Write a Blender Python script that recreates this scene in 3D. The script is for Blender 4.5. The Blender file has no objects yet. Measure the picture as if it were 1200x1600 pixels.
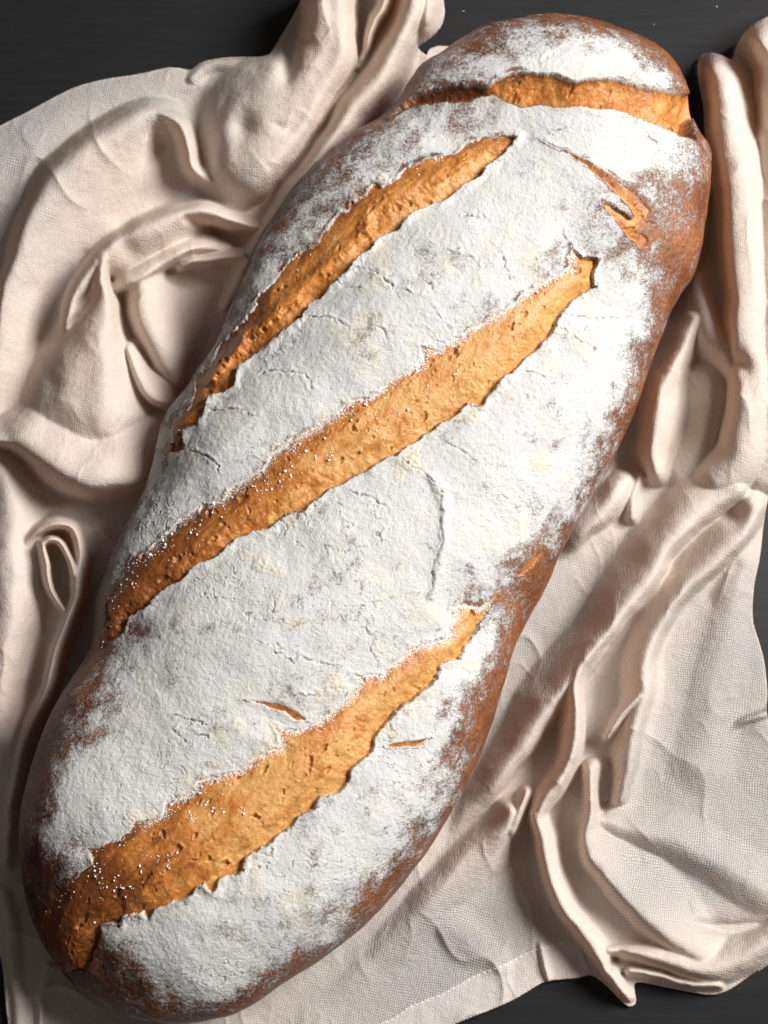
import bpy, math, random
import numpy as np

# ---------------------------------------------------------------- camera, world, light
scene = bpy.context.scene
PX = 0.0003                       # metres per photo pixel on the plane z = ZC
W, H = 1200, 1600
ZC = 0.03
DIST = 1.05
TILT = math.radians(9.0)
cam_pos = np.array([0.0, -DIST * math.sin(TILT), ZC + DIST * math.cos(TILT)])
cd = bpy.data.cameras.new("camera")
cd.sensor_fit = 'VERTICAL'
cd.sensor_height = 36.0
cd.lens = 36.0 * DIST / (H * PX)
cd.clip_start = 0.05
cd.clip_end = 50.0
cd.dof.use_dof = True
cd.dof.focus_distance = DIST - 0.055
cd.dof.aperture_fstop = 12.0
cam = bpy.data.objects.new("camera", cd)
cam.location = cam_pos
cam.rotation_euler = (TILT, 0, 0)
scene.collection.objects.link(cam)
scene.camera = cam

world = bpy.data.worlds.new("World")
scene.world = world
world.use_nodes = True
world.node_tree.nodes["Background"].inputs[0].default_value = (1.0, 0.95, 0.90, 1)
world.node_tree.nodes["Background"].inputs[1].default_value = 0.075

ld = bpy.data.lights.new("window_light", 'AREA')
ld.shape = 'RECTANGLE'
ld.size, ld.size_y = 0.95, 0.95
ld.energy = 95.0
ld.color = (1.0, 0.975, 0.94)
key = bpy.data.objects.new("window_light", ld)
key.location = (1.54, 0.62, 1.72)
scene.collection.objects.link(key)
from mathutils import Vector
key.rotation_euler = (Vector((0, 0, 0.03)) - Vector(key.location)).to_track_quat('-Z', 'Y').to_euler()

scene.view_settings.view_transform = 'Standard'
scene.view_settings.look = 'None'
scene.view_settings.exposure = 0.16
scene.view_settings.gamma = 1.0

# ---------------------------------------------------------------- helpers
rng = np.random.default_rng(7)
random.seed(7)
CT, ST = math.cos(TILT), math.sin(TILT)

def P(u, v, z):
    """plan tracing (photo pixel) at height z -> world point"""
    u = np.asarray(u, float); v = np.asarray(v, float); z = np.asarray(z, float)
    x = (u - W / 2) * PX
    y = -(v - H / 2) * PX
    # camera frame: right (1,0,0), up (0,CT,ST), forward (0,ST,-CT)
    dx = x; dy = y * CT + DIST * ST; dz = y * ST - DIST * CT
    t = (z - cam_pos[2]) / dz
    return np.stack([cam_pos[0] + dx * t, cam_pos[1] + dy * t, np.broadcast_to(z, t.shape)], -1)

def UV(p):
    q = p - cam_pos
    f = q[..., 1] * ST - q[..., 2] * CT
    up = q[..., 1] * CT + q[..., 2] * ST
    return W / 2 + q[..., 0] / f * DIST / PX, H / 2 - up / f * DIST / PX

_perm = np.random.default_rng(3).permutation(4096)
_grad = np.random.default_rng(4).normal(size=(4096, 3))
_grad /= np.linalg.norm(_grad, axis=1)[:, None]

def noise(p, scale, seed=0):
    """3-D gradient noise, about -1..1"""
    q = np.asarray(p, float) * scale + seed * 17.31
    i = np.floor(q).astype(np.int64); f = q - i
    w = f * f * f * (f * (f * 6 - 15) + 10)
    out = 0
    for a in (0, 1):
        wa = w[:, 0] if a else 1 - w[:, 0]
        ha = _perm[(i[:, 0] + a) & 4095]
        for b in (0, 1):
            wb = wa * (w[:, 1] if b else 1 - w[:, 1])
            hb = _perm[(ha + i[:, 1] + b) & 4095]
            for c in (0, 1):
                wc = wb * (w[:, 2] if c else 1 - w[:, 2])
                g = _grad[_perm[(hb + i[:, 2] + c) & 4095]]
                out = out + wc * (g[:, 0] * (f[:, 0] - a) + g[:, 1] * (f[:, 1] - b) + g[:, 2] * (f[:, 2] - c))
    return out * 1.6

def fbm(p, scale, oct=3, seed=0):
    r = 0; a = 1.0
    for k in range(oct):
        r = r + a * noise(p, scale * 2.03 ** k, seed + k); a *= 0.5
    return r

def sstep(a, b, x):
    t = np.clip((x - a) / (b - a), 0, 1)
    return t * t * (3 - 2 * t)

def seg_dist(u, v, line):
    """distance to a polyline"""
    d = np.full(u.shape, 1e9)
    L = np.asarray(line, float)
    for (x0, y0), (x1, y1) in zip(L[:-1], L[1:]):
        ex, ey = x1 - x0, y1 - y0
        t = np.clip(((u - x0) * ex + (v - y0) * ey) / (ex * ex + ey * ey + 1e-9), 0, 1)
        d = np.minimum(d, (u - x0 - t * ex) ** 2 + (v - y0 - t * ey) ** 2)
    return np.sqrt(d)

def inside(u, v, poly):
    r = np.zeros(u.shape, bool)
    L = np.asarray(poly, float)
    for (x0, y0), (x1, y1) in zip(L, np.roll(L, -1, 0)):
        if y0 == y1: continue
        c = ((y0 > v) != (y1 > v)) & (u < (x1 - x0) * (v - y0) / (y1 - y0) + x0)
        r ^= c
    return r

def sdist(u, v, poly):
    d = seg_dist(u, v, list(poly) + [poly[0]])
    return np.where(inside(u, v, poly), d, -d)

def catmull(pts, n, closed=True):
    p = np.asarray(pts, float)
    m = len(p)
    out = []
    rngk = range(m) if closed else range(m - 1)
    for k in rngk:
        if closed:
            a, b, c, d = p[k - 1], p[k], p[(k + 1) % m], p[(k + 2) % m]
        else:
            a, b, c, d = p[max(k - 1, 0)], p[k], p[k + 1], p[min(k + 2, m - 1)]
        for t in np.arange(n) / n:
            out.append(0.5 * (2 * b + (c - a) * t + (2 * a - 5 * b + 4 * c - d) * t * t + (3 * b - a - 3 * c + d) * t ** 3))
    return np.array(out)

def mq_fit(pts, vals, c, reg=1e-3):
    pts = np.asarray(pts, float); vals = np.asarray(vals, float)
    D = np.sqrt(((pts[:, None] - pts[None]) ** 2).sum(-1) + c * c)
    n = len(pts)
    A = np.zeros((n + 1, n + 1)); A[:n, :n] = -D + np.eye(n) * 0
    A[:n, :n] += np.eye(n) * reg
    A[:n, n] = 1; A[n, :n] = 1
    w = np.linalg.solve(A, np.append(vals, 0))
    return pts, w, c

def tps_fit(pts, vals, reg):
    p = np.asarray(pts, float) / 100.0
    d2 = ((p[:, None] - p[None]) ** 2).sum(-1)
    K = 0.5 * d2 * np.log(d2 + 1e-12)
    n = len(p)
    A = np.zeros((n + 3, n + 3)); A[:n, :n] = K + np.eye(n) * reg
    A[:n, n] = 1; A[:n, n + 1:] = p; A[n, :n] = 1; A[n + 1:, :n] = p.T
    return p, np.linalg.solve(A, np.concatenate([vals, np.zeros(3)]))

def tps_eval(fit, u, v):
    p, w = fit
    fu, fv = u.ravel() / 100.0, v.ravel() / 100.0
    o = np.empty(fu.shape)
    for k in range(0, len(fu), 6000):
        a, b = fu[k:k + 6000], fv[k:k + 6000]
        d2 = (a[:, None] - p[None, :, 0]) ** 2 + (b[:, None] - p[None, :, 1]) ** 2
        lg = np.log((d2 + 1e-12).astype(np.float32))
        o[k:k + 6000] = 0.5 * (d2 * lg) @ w[:-3] + w[-3] + a * w[-2] + b * w[-1]
    return o.reshape(u.shape)

def mq_eval(fit, u, v):
    pts, w, c = fit
    out = np.empty(u.shape)
    fu, fv = u.ravel().astype(np.float32), v.ravel().astype(np.float32)
    o = out.ravel()
    p32 = pts.astype(np.float32); w32 = w[:-1]
    for k in range(0, len(fu), 8000):
        d = (fu[k:k + 8000, None] - p32[None, :, 0]) ** 2
        d += (fv[k:k + 8000, None] - p32[None, :, 1]) ** 2
        d += c * c
        np.sqrt(d, d)
        o[k:k + 8000] = -(d.astype(np.float64) @ w32) + w[-1]
    return o.reshape(u.shape)

def mq_lookup(fit, u, v, step=5.0):
    """evaluate on a coarse plan grid, then bilinear"""
    u0, v0 = u.min() - step, v.min() - step
    gu, gv = np.meshgrid(np.arange(u0, u.max() + 2 * step, step), np.arange(v0, v.max() + 2 * step, step))
    Zg = mq_eval(fit, gu, gv)
    fx, fy = (u - u0) / step, (v - v0) / step
    i, j = fx.astype(int), fy.astype(int); tx, ty = fx - i, fy - j
    return (Zg[j, i] * (1 - tx) + Zg[j, i + 1] * tx) * (1 - ty) + (Zg[j + 1, i] * (1 - tx) + Zg[j + 1, i + 1] * tx) * ty

def new_mesh(name, verts, faces, mat, parent=None, smooth=True, attrs=None):
    me = bpy.data.meshes.new(name)
    verts = np.asarray(verts, np.float32); faces = np.asarray(faces, np.int32)
    k = faces.shape[1]
    me.vertices.add(len(verts)); me.vertices.foreach_set("co", verts.ravel())
    me.loops.add(faces.size); me.loops.foreach_set("vertex_index", faces.ravel())
    me.polygons.add(len(faces))
    me.polygons.foreach_set("loop_start", np.arange(0, faces.size, k, dtype=np.int32))
    if smooth:
        me.polygons.foreach_set("use_smooth", np.ones(len(faces), bool))
    for an, av in (attrs or {}).items():
        a = me.attributes.new(an, 'FLOAT', 'POINT')
        a.data.foreach_set("value", np.asarray(av, np.float32))
    me.update(calc_edges=True)
    me.materials.append(mat)
    o = bpy.data.objects.new(name, me)
    scene.collection.objects.link(o)
    if parent is not None: o.parent = parent
    return o

def submesh(name, V, F, mask, mat, parent, attrs):
    f = F[mask]
    idx, inv = np.unique(f.ravel(), return_inverse=True)
    return new_mesh(name, V[idx], inv.reshape(f.shape), mat, parent, True, {k: a[idx] for k, a in attrs.items()})

def empty(name, loc=(0, 0, 0)):
    o = bpy.data.objects.new(name, None); o.location = loc
    o.empty_display_size = 0.02
    scene.collection.objects.link(o); return o

# ---------------------------------------------------------------- materials
class NT:
    def __init__(s, name):
        s.m = bpy.data.materials.new(name); s.m.use_nodes = True
        s.t = s.m.node_tree; s.b = s.t.nodes["Principled BSDF"]; s.out = s.t.nodes["Material Output"]
        s.co = s.t.nodes.new('ShaderNodeTexCoord').outputs['Object']
    def n(s, typ, **kw):
        nd = s.t.nodes.new(typ)
        for k, v in kw.items():
            if k.startswith('i_'):
                nd.inputs[k[2:].replace('_', ' ')].default_value = v
            else: setattr(nd, k, v)
        return nd
    def l(s, a, b): s.t.links.new(a, b)
    def noise(s, scale, detail=3, rough=0.55, co=None):
        nd = s.n('ShaderNodeTexNoise'); nd.inputs['Scale'].default_value = scale
        nd.inputs['Detail'].default_value = detail; nd.inputs['Roughness'].default_value = rough
        s.l(co or s.co, nd.inputs['Vector']); return nd.outputs['Fac']
    def voro(s, scale, feature='F1', co=None):
        nd = s.n('ShaderNodeTexVoronoi'); nd.feature = feature; nd.inputs['Scale'].default_value = scale
        s.l(co or s.co, nd.inputs['Vector']); return nd.outputs['Distance']
    def math(s, op, a, b=None, c=None, clamp=False):
        nd = s.n('ShaderNodeMath'); nd.operation = op; nd.use_clamp = clamp
        for k, x in enumerate((a, b, c)):
            if x is None: continue
            if isinstance(x, (int, float)): nd.inputs[k].default_value = x
            else: s.l(x, nd.inputs[k])
        return nd.outputs[0]
    def maprange(s, x, a, b, c=0.0, d=1.0, smooth=True):
        nd = s.n('ShaderNodeMapRange'); nd.interpolation_type = 'SMOOTHSTEP' if smooth else 'LINEAR'
        s.l(x, nd.inputs[0])
        for k, val in zip((1, 2, 3, 4), (a, b, c, d)): nd.inputs[k].default_value = val
        return nd.outputs[0]
    def mix(s, f, a, b):
        nd = s.n('ShaderNodeMix'); nd.data_type = 'RGBA'
        if isinstance(f, (int, float)): nd.inputs[0].default_value = f
        else: s.l(f, nd.inputs[0])
        for k, x in ((6, a), (7, b)):
            if isinstance(x, tuple): nd.inputs[k].default_value = (*x, 1)
            else: s.l(x, nd.inputs[k])
        return nd.outputs[2]
    def attr(s, name):
        nd = s.n('ShaderNodeAttribute'); nd.attribute_name = name; return nd.outputs['Fac']
    def bump(s, h, dist, strength=1.0, prev=None):
        nd = s.n('ShaderNodeBump'); nd.inputs['Distance'].default_value = dist; nd.inputs['Strength'].default_value = strength
        s.l(h, nd.inputs['Height'])
        if prev is not None: s.l(prev, nd.inputs['Normal'])
        return nd.outputs['Normal']

def mat_crust():
    s = NT("floured_crust")
    dens = s.attr("flour"); clump = s.attr("clump"); red = s.attr("redness"); crack = s.attr("crack")
    # crust colour under the flour
    big = s.noise(55, 4, 0.6)
    brown = s.mix(s.maprange(big, 0.35, 0.68), (0.11, 0.036, 0.014), (0.25, 0.088, 0.031))
    brown = s.mix(red, brown, s.mix(s.maprange(big, 0.3, 0.7), (0.25, 0.078, 0.029), (0.45, 0.17, 0.065)))
    pim = s.noise(520, 4, 0.7)
    brown = s.mix(s.maprange(pim, 0.38, 0.62, 0.5, 0.0), brown, (0.07, 0.022, 0.010))
    # flour cover: density against dusting of several sizes
    n1 = s.noise(130, 5, 0.6); n2 = s.noise(650, 3, 0.65); n3 = s.noise(2100, 2, 0.7); n0 = s.noise(32, 4, 0.6)
    patch = s.math('MULTIPLY_ADD', n0, 0.9, s.math('MULTIPLY_ADD', n1, 0.9, -0.90))          # broad thick and thin places
    grain = s.math('MULTIPLY_ADD', n2, 1.1, s.math('MULTIPLY_ADD', n3, 1.5, -1.30))          # single grains
    x = s.math('ADD', s.math('MULTIPLY', dens, 1.12), s.math('MULTIPLY', patch, 1.6))
    x = s.math('ADD', x, s.math('MULTIPLY', grain, s.maprange(dens, 0.7, 1.05, 1.2, 0.8)))
    cover = s.maprange(x, 0.42, 1.02)
    cover = s.math('MULTIPLY', cover, s.maprange(crack, 0.2, 0.8, 1.0, 0.35))
    cover = s.math('MAXIMUM', cover, s.math('MULTIPLY', clump, 0.95))
    tint = s.noise(75, 3, 0.6)
    flour = s.mix(s.maprange(tint, 0.45, 0.72), (0.64, 0.637, 0.632), (0.66, 0.643, 0.585))
    flour = s.mix(s.math('MULTIPLY', clump, 0.85), flour, (0.70, 0.63, 0.45))
    col = s.mix(cover, brown, flour)
    s.l(col, s.b.inputs['Base Color'])
    rough = s.maprange(cover, 0, 0.6, 0.30, 0.95, False)
    s.l(rough, s.b.inputs['Roughness'])
    s.l(s.maprange(cover, 0, 1, 0.5, 0.05, False), s.b.inputs['Specular IOR Level'])
    h1 = s.math('MULTIPLY_ADD', cover, 0.5, s.math('MULTIPLY', n2, 0.9))
    nb = s.bump(h1, 0.0008, 0.6)
    nb = s.bump(n3, 0.0005, 0.6, nb)
    nb = s.bump(pim, 0.0010, 0.55, nb)
    s.l(nb, s.b.inputs['Normal'])
    return s.m

def mat_crumb():
    s = NT("torn_crumb")
    toast = s.attr("toast"); pit = s.attr("pit"); dust = s.attr("dust")
    mp = s.n('ShaderNodeMapping'); mp.vector_type = 'TEXTURE'; mp.inputs['Rotation'].default_value = (0, 0, math.radians(38)); mp.inputs['Scale'].default_value = (4.5, 1, 1)
    s.l(s.co, mp.inputs[0])
    st = s.noise(240, 5, 0.6, mp.outputs[0]); fine = s.noise(650, 4, 0.65)
    big = s.noise(70, 3, 0.55)
    t = s.math('ADD', toast, s.math('MULTIPLY_ADD', big, 1.3, s.math('MULTIPLY_ADD', st, 1.3, -1.32)))
    lo = s.mix(s.maprange(fine, 0.3, 0.7), (0.60, 0.285, 0.080), (0.70, 0.385, 0.135))
    mid = s.mix(s.maprange(fine, 0.3, 0.7), (0.45, 0.150, 0.024), (0.57, 0.220, 0.042))
    hi = s.mix(s.maprange(fine, 0.3, 0.7), (0.20, 0.055, 0.011), (0.27, 0.082, 0.016))
    c = s.mix(s.maprange(t, 0.15, 0.6), lo, mid)
    c = s.mix(s.maprange(t, 0.55, 1.05), c, hi)
    c = s.mix(s.math('MULTIPLY', pit, 0.45), c, (0.42, 0.19, 0.055))
    g = s.noise(1500, 2, 0.7)
    sp = s.maprange(s.math('ADD', s.math('MULTIPLY', dust, 0.34), g), 0.72, 0.86)
    c = s.mix(sp, c, (0.80, 0.77, 0.72))
    s.l(c, s.b.inputs['Base Color'])
    s.l(s.maprange(s.math('ADD', fine, s.math('MULTIPLY', sp, 0.5)), 0.3, 1.0, 0.26, 0.75, False), s.b.inputs['Roughness'])
    s.b.inputs['Specular IOR Level'].default_value = 0.55
    s.b.inputs['Subsurface Weight'].default_value = 0.12
    s.b.inputs['Subsurface Radius'].default_value = (0.004, 0.0015, 0.0005)
    s.b.inputs['Subsurface Scale'].default_value = 0.6
    nb = s.bump(st, 0.0012, 0.45)
    nb = s.bump(fine, 0.0009, 0.55, nb)
    s.l(nb, s.b.inputs['Normal'])
    return s.m

def mat_linen(name, gauzy=True):
    s = NT(name)
    mp = s.n('ShaderNodeMapping'); mp.inputs['Rotation'].default_value = (0, 0, math.radians(12))
    s.l(s.co, mp.inputs[0])
    wob = s.n('ShaderNodeTexNoise'); wob.inputs['Scale'].default_value = 45; wob.inputs['Detail'].default_value = 2
    s.l(mp.outputs[0], wob.inputs['Vector'])
    add = s.n('ShaderNodeVectorMath'); add.operation = 'MULTIPLY_ADD'
    s.l(wob.outputs['Color'], add.inputs[0]); add.inputs[1].default_value = (0.006, 0.006, 0.0); s.l(mp.outputs[0], add.inputs[2])
    co = add.outputs[0]
    def thread(direction, scale):
        w = s.n('ShaderNodeTexWave'); w.wave_type = 'BANDS'; w.bands_direction = direction
        w.inputs['Scale'].default_value = scale; w.inputs['Distortion'].default_value = 3.0
        w.inputs['Detail'].default_value = 2; w.inputs['Detail Scale'].default_value = 1.5
        s.l(co, w.inputs['Vector']); return w.outputs['Fac']
    wx = thread('X', 285); wy = thread('Y', 285)
    weave = s.math('MULTIPLY', wx, wy)
    def slub(sc):
        m2 = s.n('ShaderNodeMapping'); m2.inputs['Scale'].default_value = sc; s.l(mp.outputs[0], m2.inputs[0])
        return s.noise(260, 3, 0.6, m2.outputs[0])
    sl = s.math('MULTIPLY', s.math('ADD', slub((1, 0.10, 1)), slub((0.10, 1, 1))), 0.5)
    stain = s.noise(14, 3, 0.5)
    c = s.mix(s.maprange(stain, 0.35, 0.7), (0.82, 0.70, 0.615), (0.86, 0.775, 0.71))
    ga0 = s.attr('gauze')
    c = s.mix(s.math('MULTIPLY', ga0, 0.95), c, (0.72, 0.715, 0.71))
    c = s.mix(s.maprange(sl, 0.35, 0.65), c, s.mix(0.5, c, (0.80, 0.71, 0.62)))
    c = s.mix(s.maprange(weave, 0.0, 0.35, 0.14, 0.0), c, (0.48, 0.38, 0.31))
    mot = s.noise(820, 4, 0.7)
    c = s.mix(s.maprange(mot, 0.36, 0.60, 0.24, 0.0), c, s.mix(0.5, c, (0.40, 0.31, 0.25)))
    c = s.mix(s.maprange(mot, 0.55, 0.72, 0.0, 0.5), c, (0.90, 0.84, 0.79))
    c = s.mix(s.maprange(sl, 0.30, 0.47, 0.28, 0.0), c, s.mix(0.5, c, (0.42, 0.33, 0.27)))
    s.l(c, s.b.inputs['Base Color'])
    s.b.inputs['Roughness'].default_value = 1.0
    s.b.inputs['Specular IOR Level'].default_value = 0.0
    hgt = s.math('ADD', s.math('MULTIPLY', weave, s.math('MULTIPLY_ADD', ga0, 0.3, 0.5)), s.math('MULTIPLY', sl, 1.0))
    nb = s.bump(hgt, 0.0006, 0.42)
    nb = s.bump(s.noise(300, 4, 0.65), 0.0012, 0.4, nb)
    nb = s.bump(s.noise(95, 3, 0.55), 0.003, 0.35, nb)
    s.l(nb, s.b.inputs['Normal'])
    tr = s.n('ShaderNodeBsdfTranslucent'); tr.inputs[0].default_value = (0.85, 0.55, 0.36, 1)
    m1 = s.n('ShaderNodeMixShader'); m1.inputs[0].default_value = 0.25
    s.l(s.b.outputs[0], m1.inputs[1]); s.l(tr.outputs[0], m1.inputs[2])
    last = m1.outputs[0]
    if gauzy:
        tp = s.n('ShaderNodeBsdfTransparent')
        ga = s.attr("gauze")
        hole = s.maprange(weave, 0.02, 0.30, 1.0, 0.12)
        m2 = s.n('ShaderNodeMixShader')
        s.l(s.math('MULTIPLY', ga, s.math('MULTIPLY', hole, 0.50)), m2.inputs[0])
        s.l(last, m2.inputs[1]); s.l(tp.outputs[0], m2.inputs[2])
        last = m2.outputs[0]
    s.l(last, s.out.inputs['Surface'])
    return s.m

def mat_table():
    s = NT("dark_painted_wood")
    mp = s.n('ShaderNodeMapping'); mp.inputs['Scale'].default_value = (1, 14, 1); s.l(s.co, mp.inputs[0])
    gr = s.noise(26, 6, 0.6, mp.outputs[0]); sp = s.noise(600, 2, 0.6)
    c = s.mix(s.maprange(gr, 0.3, 0.7), (0.014, 0.014, 0.015), (0.018, 0.018, 0.019))
    c = s.mix(s.maprange(sp, 0.73, 0.80), c, (0.09, 0.09, 0.09))
    s.l(c, s.b.inputs['Base Color'])
    s.b.inputs['Roughness'].default_value = 0.6
    s.b.inputs['Specular IOR Level'].default_value = 0.2
    s.l(s.bump(gr, 0.0003, 0.25), s.b.inputs['Normal'])
    return s.m

def mat_flour():
    s = NT("loose_flour")
    n = s.noise(900, 2)
    s.l(s.mix(s.maprange(n, 0.4, 0.6), (0.82, 0.80, 0.76), (0.86, 0.84, 0.80)), s.b.inputs['Base Color'])
    s.b.inputs['Roughness'].default_value = 0.7
    s.b.inputs['Subsurface Weight'].default_value = 0.0
    return s.m

def mat_thread():
    s = NT("cotton_thread")
    s.l(s.mix(s.noise(400), (0.74, 0.66, 0.56), (0.82, 0.76, 0.68)), s.b.inputs['Base Color'])
    s.b.inputs['Roughness'].default_value = 0.85
    return s.m

M_CRUST, M_CRUMB, M_LINEN, M_TABLE, M_FLOUR, M_THREAD = mat_crust(), mat_crumb(), mat_linen("gauze_linen"), mat_table(), mat_flour(), mat_thread()
M_HEM = mat_linen("doubled_linen_hem", False)

# ---------------------------------------------------------------- table
def build_table():
    x0, x1, y0, y1, t = -0.9, 0.9, -0.9, 0.9, 0.03
    v = [(x0, y0, 0), (x1, y0, 0), (x1, y1, 0), (x0, y1, 0), (x0, y0, -t), (x1, y0, -t), (x1, y1, -t), (x0, y1, -t)]
    f = [(0, 1, 2, 3), (7, 6, 5, 4), (0, 4, 5, 1), (1, 5, 6, 2), (2, 6, 7, 3), (3, 7, 4, 0)]
    o = new_mesh("table_top", v, f, M_TABLE, None, False)
    o["kind"] = "structure"; o["label"] = "near-black matte wooden table top under the cloth"; o["category"] = "table top"
build_table()

# ---------------------------------------------------------------- tracings of the loaf (photo pixels)
OUTLINE = [(800,44),(747,58),(717,78),(687,101),(660,117),(643,140),(630,163),(611,184),(587,203),(550,220),(523,247),(487,273),(460,307),
 (437,340),(417,370),(398,402),(362,468),(333,531),(303,573),(288,605),(262,645),(248,690),(240,735),(230,770),(213,800),(187,843),(167,890),(152,930),
 (147,967),(140,1007),(127,1037),(110,1066),(96,1095),(83,1127),(68,1162),(54,1202),(40,1260),(34,1305),(37,1350),(43,1393),(52,1433),(66,1470),
 (85,1500),(108,1527),(140,1553),(177,1574),(217,1588),(260,1595),(300,1594),(333,1588),(367,1579),(400,1564),(440,1543),(480,1520),(513,1497),
 (547,1467),(580,1433),(613,1397),(640,1364),(667,1333),(690,1301),(710,1268),(727,1237),(741,1203),(753,1173),(763,1143),(773,1111),(783,1077),
 (794,1045),(806,1010),(820,978),(836,943),(853,909),(868,873),(888,838),(910,803),(931,765),(949,738),(964,708),(979,673),(991,640),(1002,607),(1011,573),
 (1021,541),(1033,511),(1047,485),(1063,458),(1079,436),(1090,415),(1097,392),(1102,365),(1107,333),(1110,300),(1110,268),(1106,243),(1095,228),
 (1085,206),(1079,182),(1074,150),(1065,122),(1052,100),(1029,80),(998,61),(960,47),(917,39),(867,36),(825,39)]

SCORES = {
 'first': dict(
  up=[(808,209),(800,208),(760,212),(727,222),(693,237),(660,247),(640,253),(617,273),(597,287),(583,282),(567,297),(543,320),(527,333),(510,353),(490,377),
      (463,397),(450,403),(433,423),(413,447),(397,470),(373,500),(347,530),(322,567),(303,587),(299,603),(291,627),(270,647),(260,652),(264,667),(260,687),(246,699),(253,717),(250,735)],
  lo=[(808,209),(803,218),(790,233),(773,250),(750,270),(717,293),(683,313),(647,327),(620,357),(593,370),(567,393),(553,410),(527,433),(510,450),(480,473),(467,493),
      (447,510),(420,533),(400,550),(372,568),(360,600),(323,617),(307,657),(280,667),(280,700),(259,708),(250,735)],
  d0=0.6, d1=4.8, lip=1.8, toast=0.42, spores=60),
 'second': dict(
  up=[(895,382),(890,400),(890,418),(867,427),(850,437),(827,453),(803,470),(793,480),(773,490),(737,508),(717,523),(700,535),(680,545),(657,538),(658,563),(637,577),(613,590),(587,610),
      (560,620),(540,630),(510,650),(487,667),(460,683),(433,700),(413,720),(400,733),(350,770),(305,790),(280,808),(257,827),(240,847),(213,863),(197,880),(187,900),(165,933),(158,950),(153,987),(150,1013)],
  lo=[(895,382),(910,400),(937,403),(930,417),(927,433),(937,443),(913,457),(897,470),(880,490),(867,510),(863,523),(837,547),(820,563),(803,580),(793,590),(767,613),(753,630),(733,630),(707,650),
      (683,667),(657,683),(630,700),(600,717),(570,733),(543,747),(517,763),(497,773),(467,797),(433,810),(420,823),(400,827),(367,843),(343,860),(320,877),(300,883),(277,907),(263,910),(247,923),
      (220,950),(197,963),(190,983),(170,997),(150,1013)],
  d0=0.4, d1=3.4, lip=1.5, toast=0.36, spores=120),
 'third': dict(
  up=[(780,932),(763,940),(747,948),(720,943),(713,950),(713,967),(703,987),(690,997),(653,1010),(630,1023),(603,1040),(597,1053),(567,1055),(550,1051),(563,1063),(550,1080),(533,1097),(503,1122),(467,1137),
      (443,1137),(420,1127),(433,1147),(433,1167),(400,1180),(380,1198),(353,1205),(333,1210),(307,1220),(303,1230),(287,1240),(263,1242),(255,1253),(253,1270),(233,1280),(207,1290),(187,1303),(177,1313),(150,1323),(130,1327),
      (143,1347),(133,1357),(103,1377),(98,1395),(78,1408),(62,1432),(62,1465),(76,1500),(100,1522)],
  lo=[(780,932),(773,943),(760,963),(747,990),(727,1010),(723,1030),(710,1033),(690,1040),(683,1060),(667,1073),(653,1090),(630,1107),(620,1113),(607,1133),(587,1153),(580,1177),(560,1197),(550,1203),
      (547,1223),(533,1237),(500,1250),(490,1267),(467,1277),(453,1297),(423,1320),(400,1332),(383,1343),(377,1363),(343,1377),(337,1393),(327,1397),(317,1383),(300,1400),(287,1403),(263,1417),(237,1423),
      (230,1440),(217,1430),(190,1433),(183,1447),(152,1450),(152,1472),(143,1500),(126,1522),(100,1522)],
  d0=0.3, d1=3.2, lip=1.5, toast=0.32, spores=130),
 'neck': dict(
  up=[(1080,150),(1050,143),(1020,137),(987,130),(950,122),(917,123),(900,127),(867,117),(833,112),(800,112),(783,120),(760,132),(733,132),(700,133),(667,143),(640,157),(622,175),(609,188)],
  lo=[(1085,222),(1067,213),(1047,207),(1017,195),(987,183),(957,173),(923,171),(883,170),(843,164),(815,166),(790,158),(770,148),(745,152),(733,160),(693,162),(647,168),(609,188)],
  d0=1.5, d1=15.0, lip=1.0, toast=0.30, spores=25),
 'shoulder': dict(
  up=[(835,213),(860,225),(893,239),(927,256),(957,276),(983,296),(1007,316),(1017,327),(1013,340),(1030,350),(1010,357),(1000,363),(1013,373),(1013,387),(1004,389)],
  lo=[(835,213),(858,229),(891,244),(913,260),(940,283),(960,303),(980,323),(990,337),(985,342),(973,333),(957,320),(938,313),(950,333),(967,350),(980,370),(997,387),(1004,389)],
  d0=0.5, d1=1.8, lip=0.5, toast=0.55, spores=6),
 'chip_a': dict(up=[(380,1094),(400,1095),(440,1099),(467,1112),(480,1126)], lo=[(380,1094),(400,1100),(420,1106),(443,1114),(463,1128),(480,1126)], d0=0.5, d1=0.9, lip=0.3, toast=0.6, spores=0),
 'chip_b': dict(up=[(600,1166),(633,1157),(672,1153)], lo=[(600,1166),(613,1169),(653,1167),(672,1153)], d0=0.4, d1=0.9, lip=0.2, toast=0.7, spores=0),
 'chip_c': dict(up=[(806,904),(831,869),(848,859)], lo=[(806,904),(820,899),(839,877),(848,859)], d0=0.5, d1=1.2, lip=0.4, toast=0.35, spores=0),
}
SCORE_LABEL = {'first': "narrow shaded brown split nearest the left edge of the loaf", 'second': "long golden split across the middle of the loaf",
 'third': "widest orange split near the lower end of the loaf", 'neck': "deep orange cut parting the rounded head from the loaf",
 'shoulder': "thin branching crack on the loaf's right shoulder", 'chip_a': "thin brown chip above the widest split", 'chip_b': "thin brown chip below the widest split", 'chip_c': "golden sliver on the right flank"}

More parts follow.
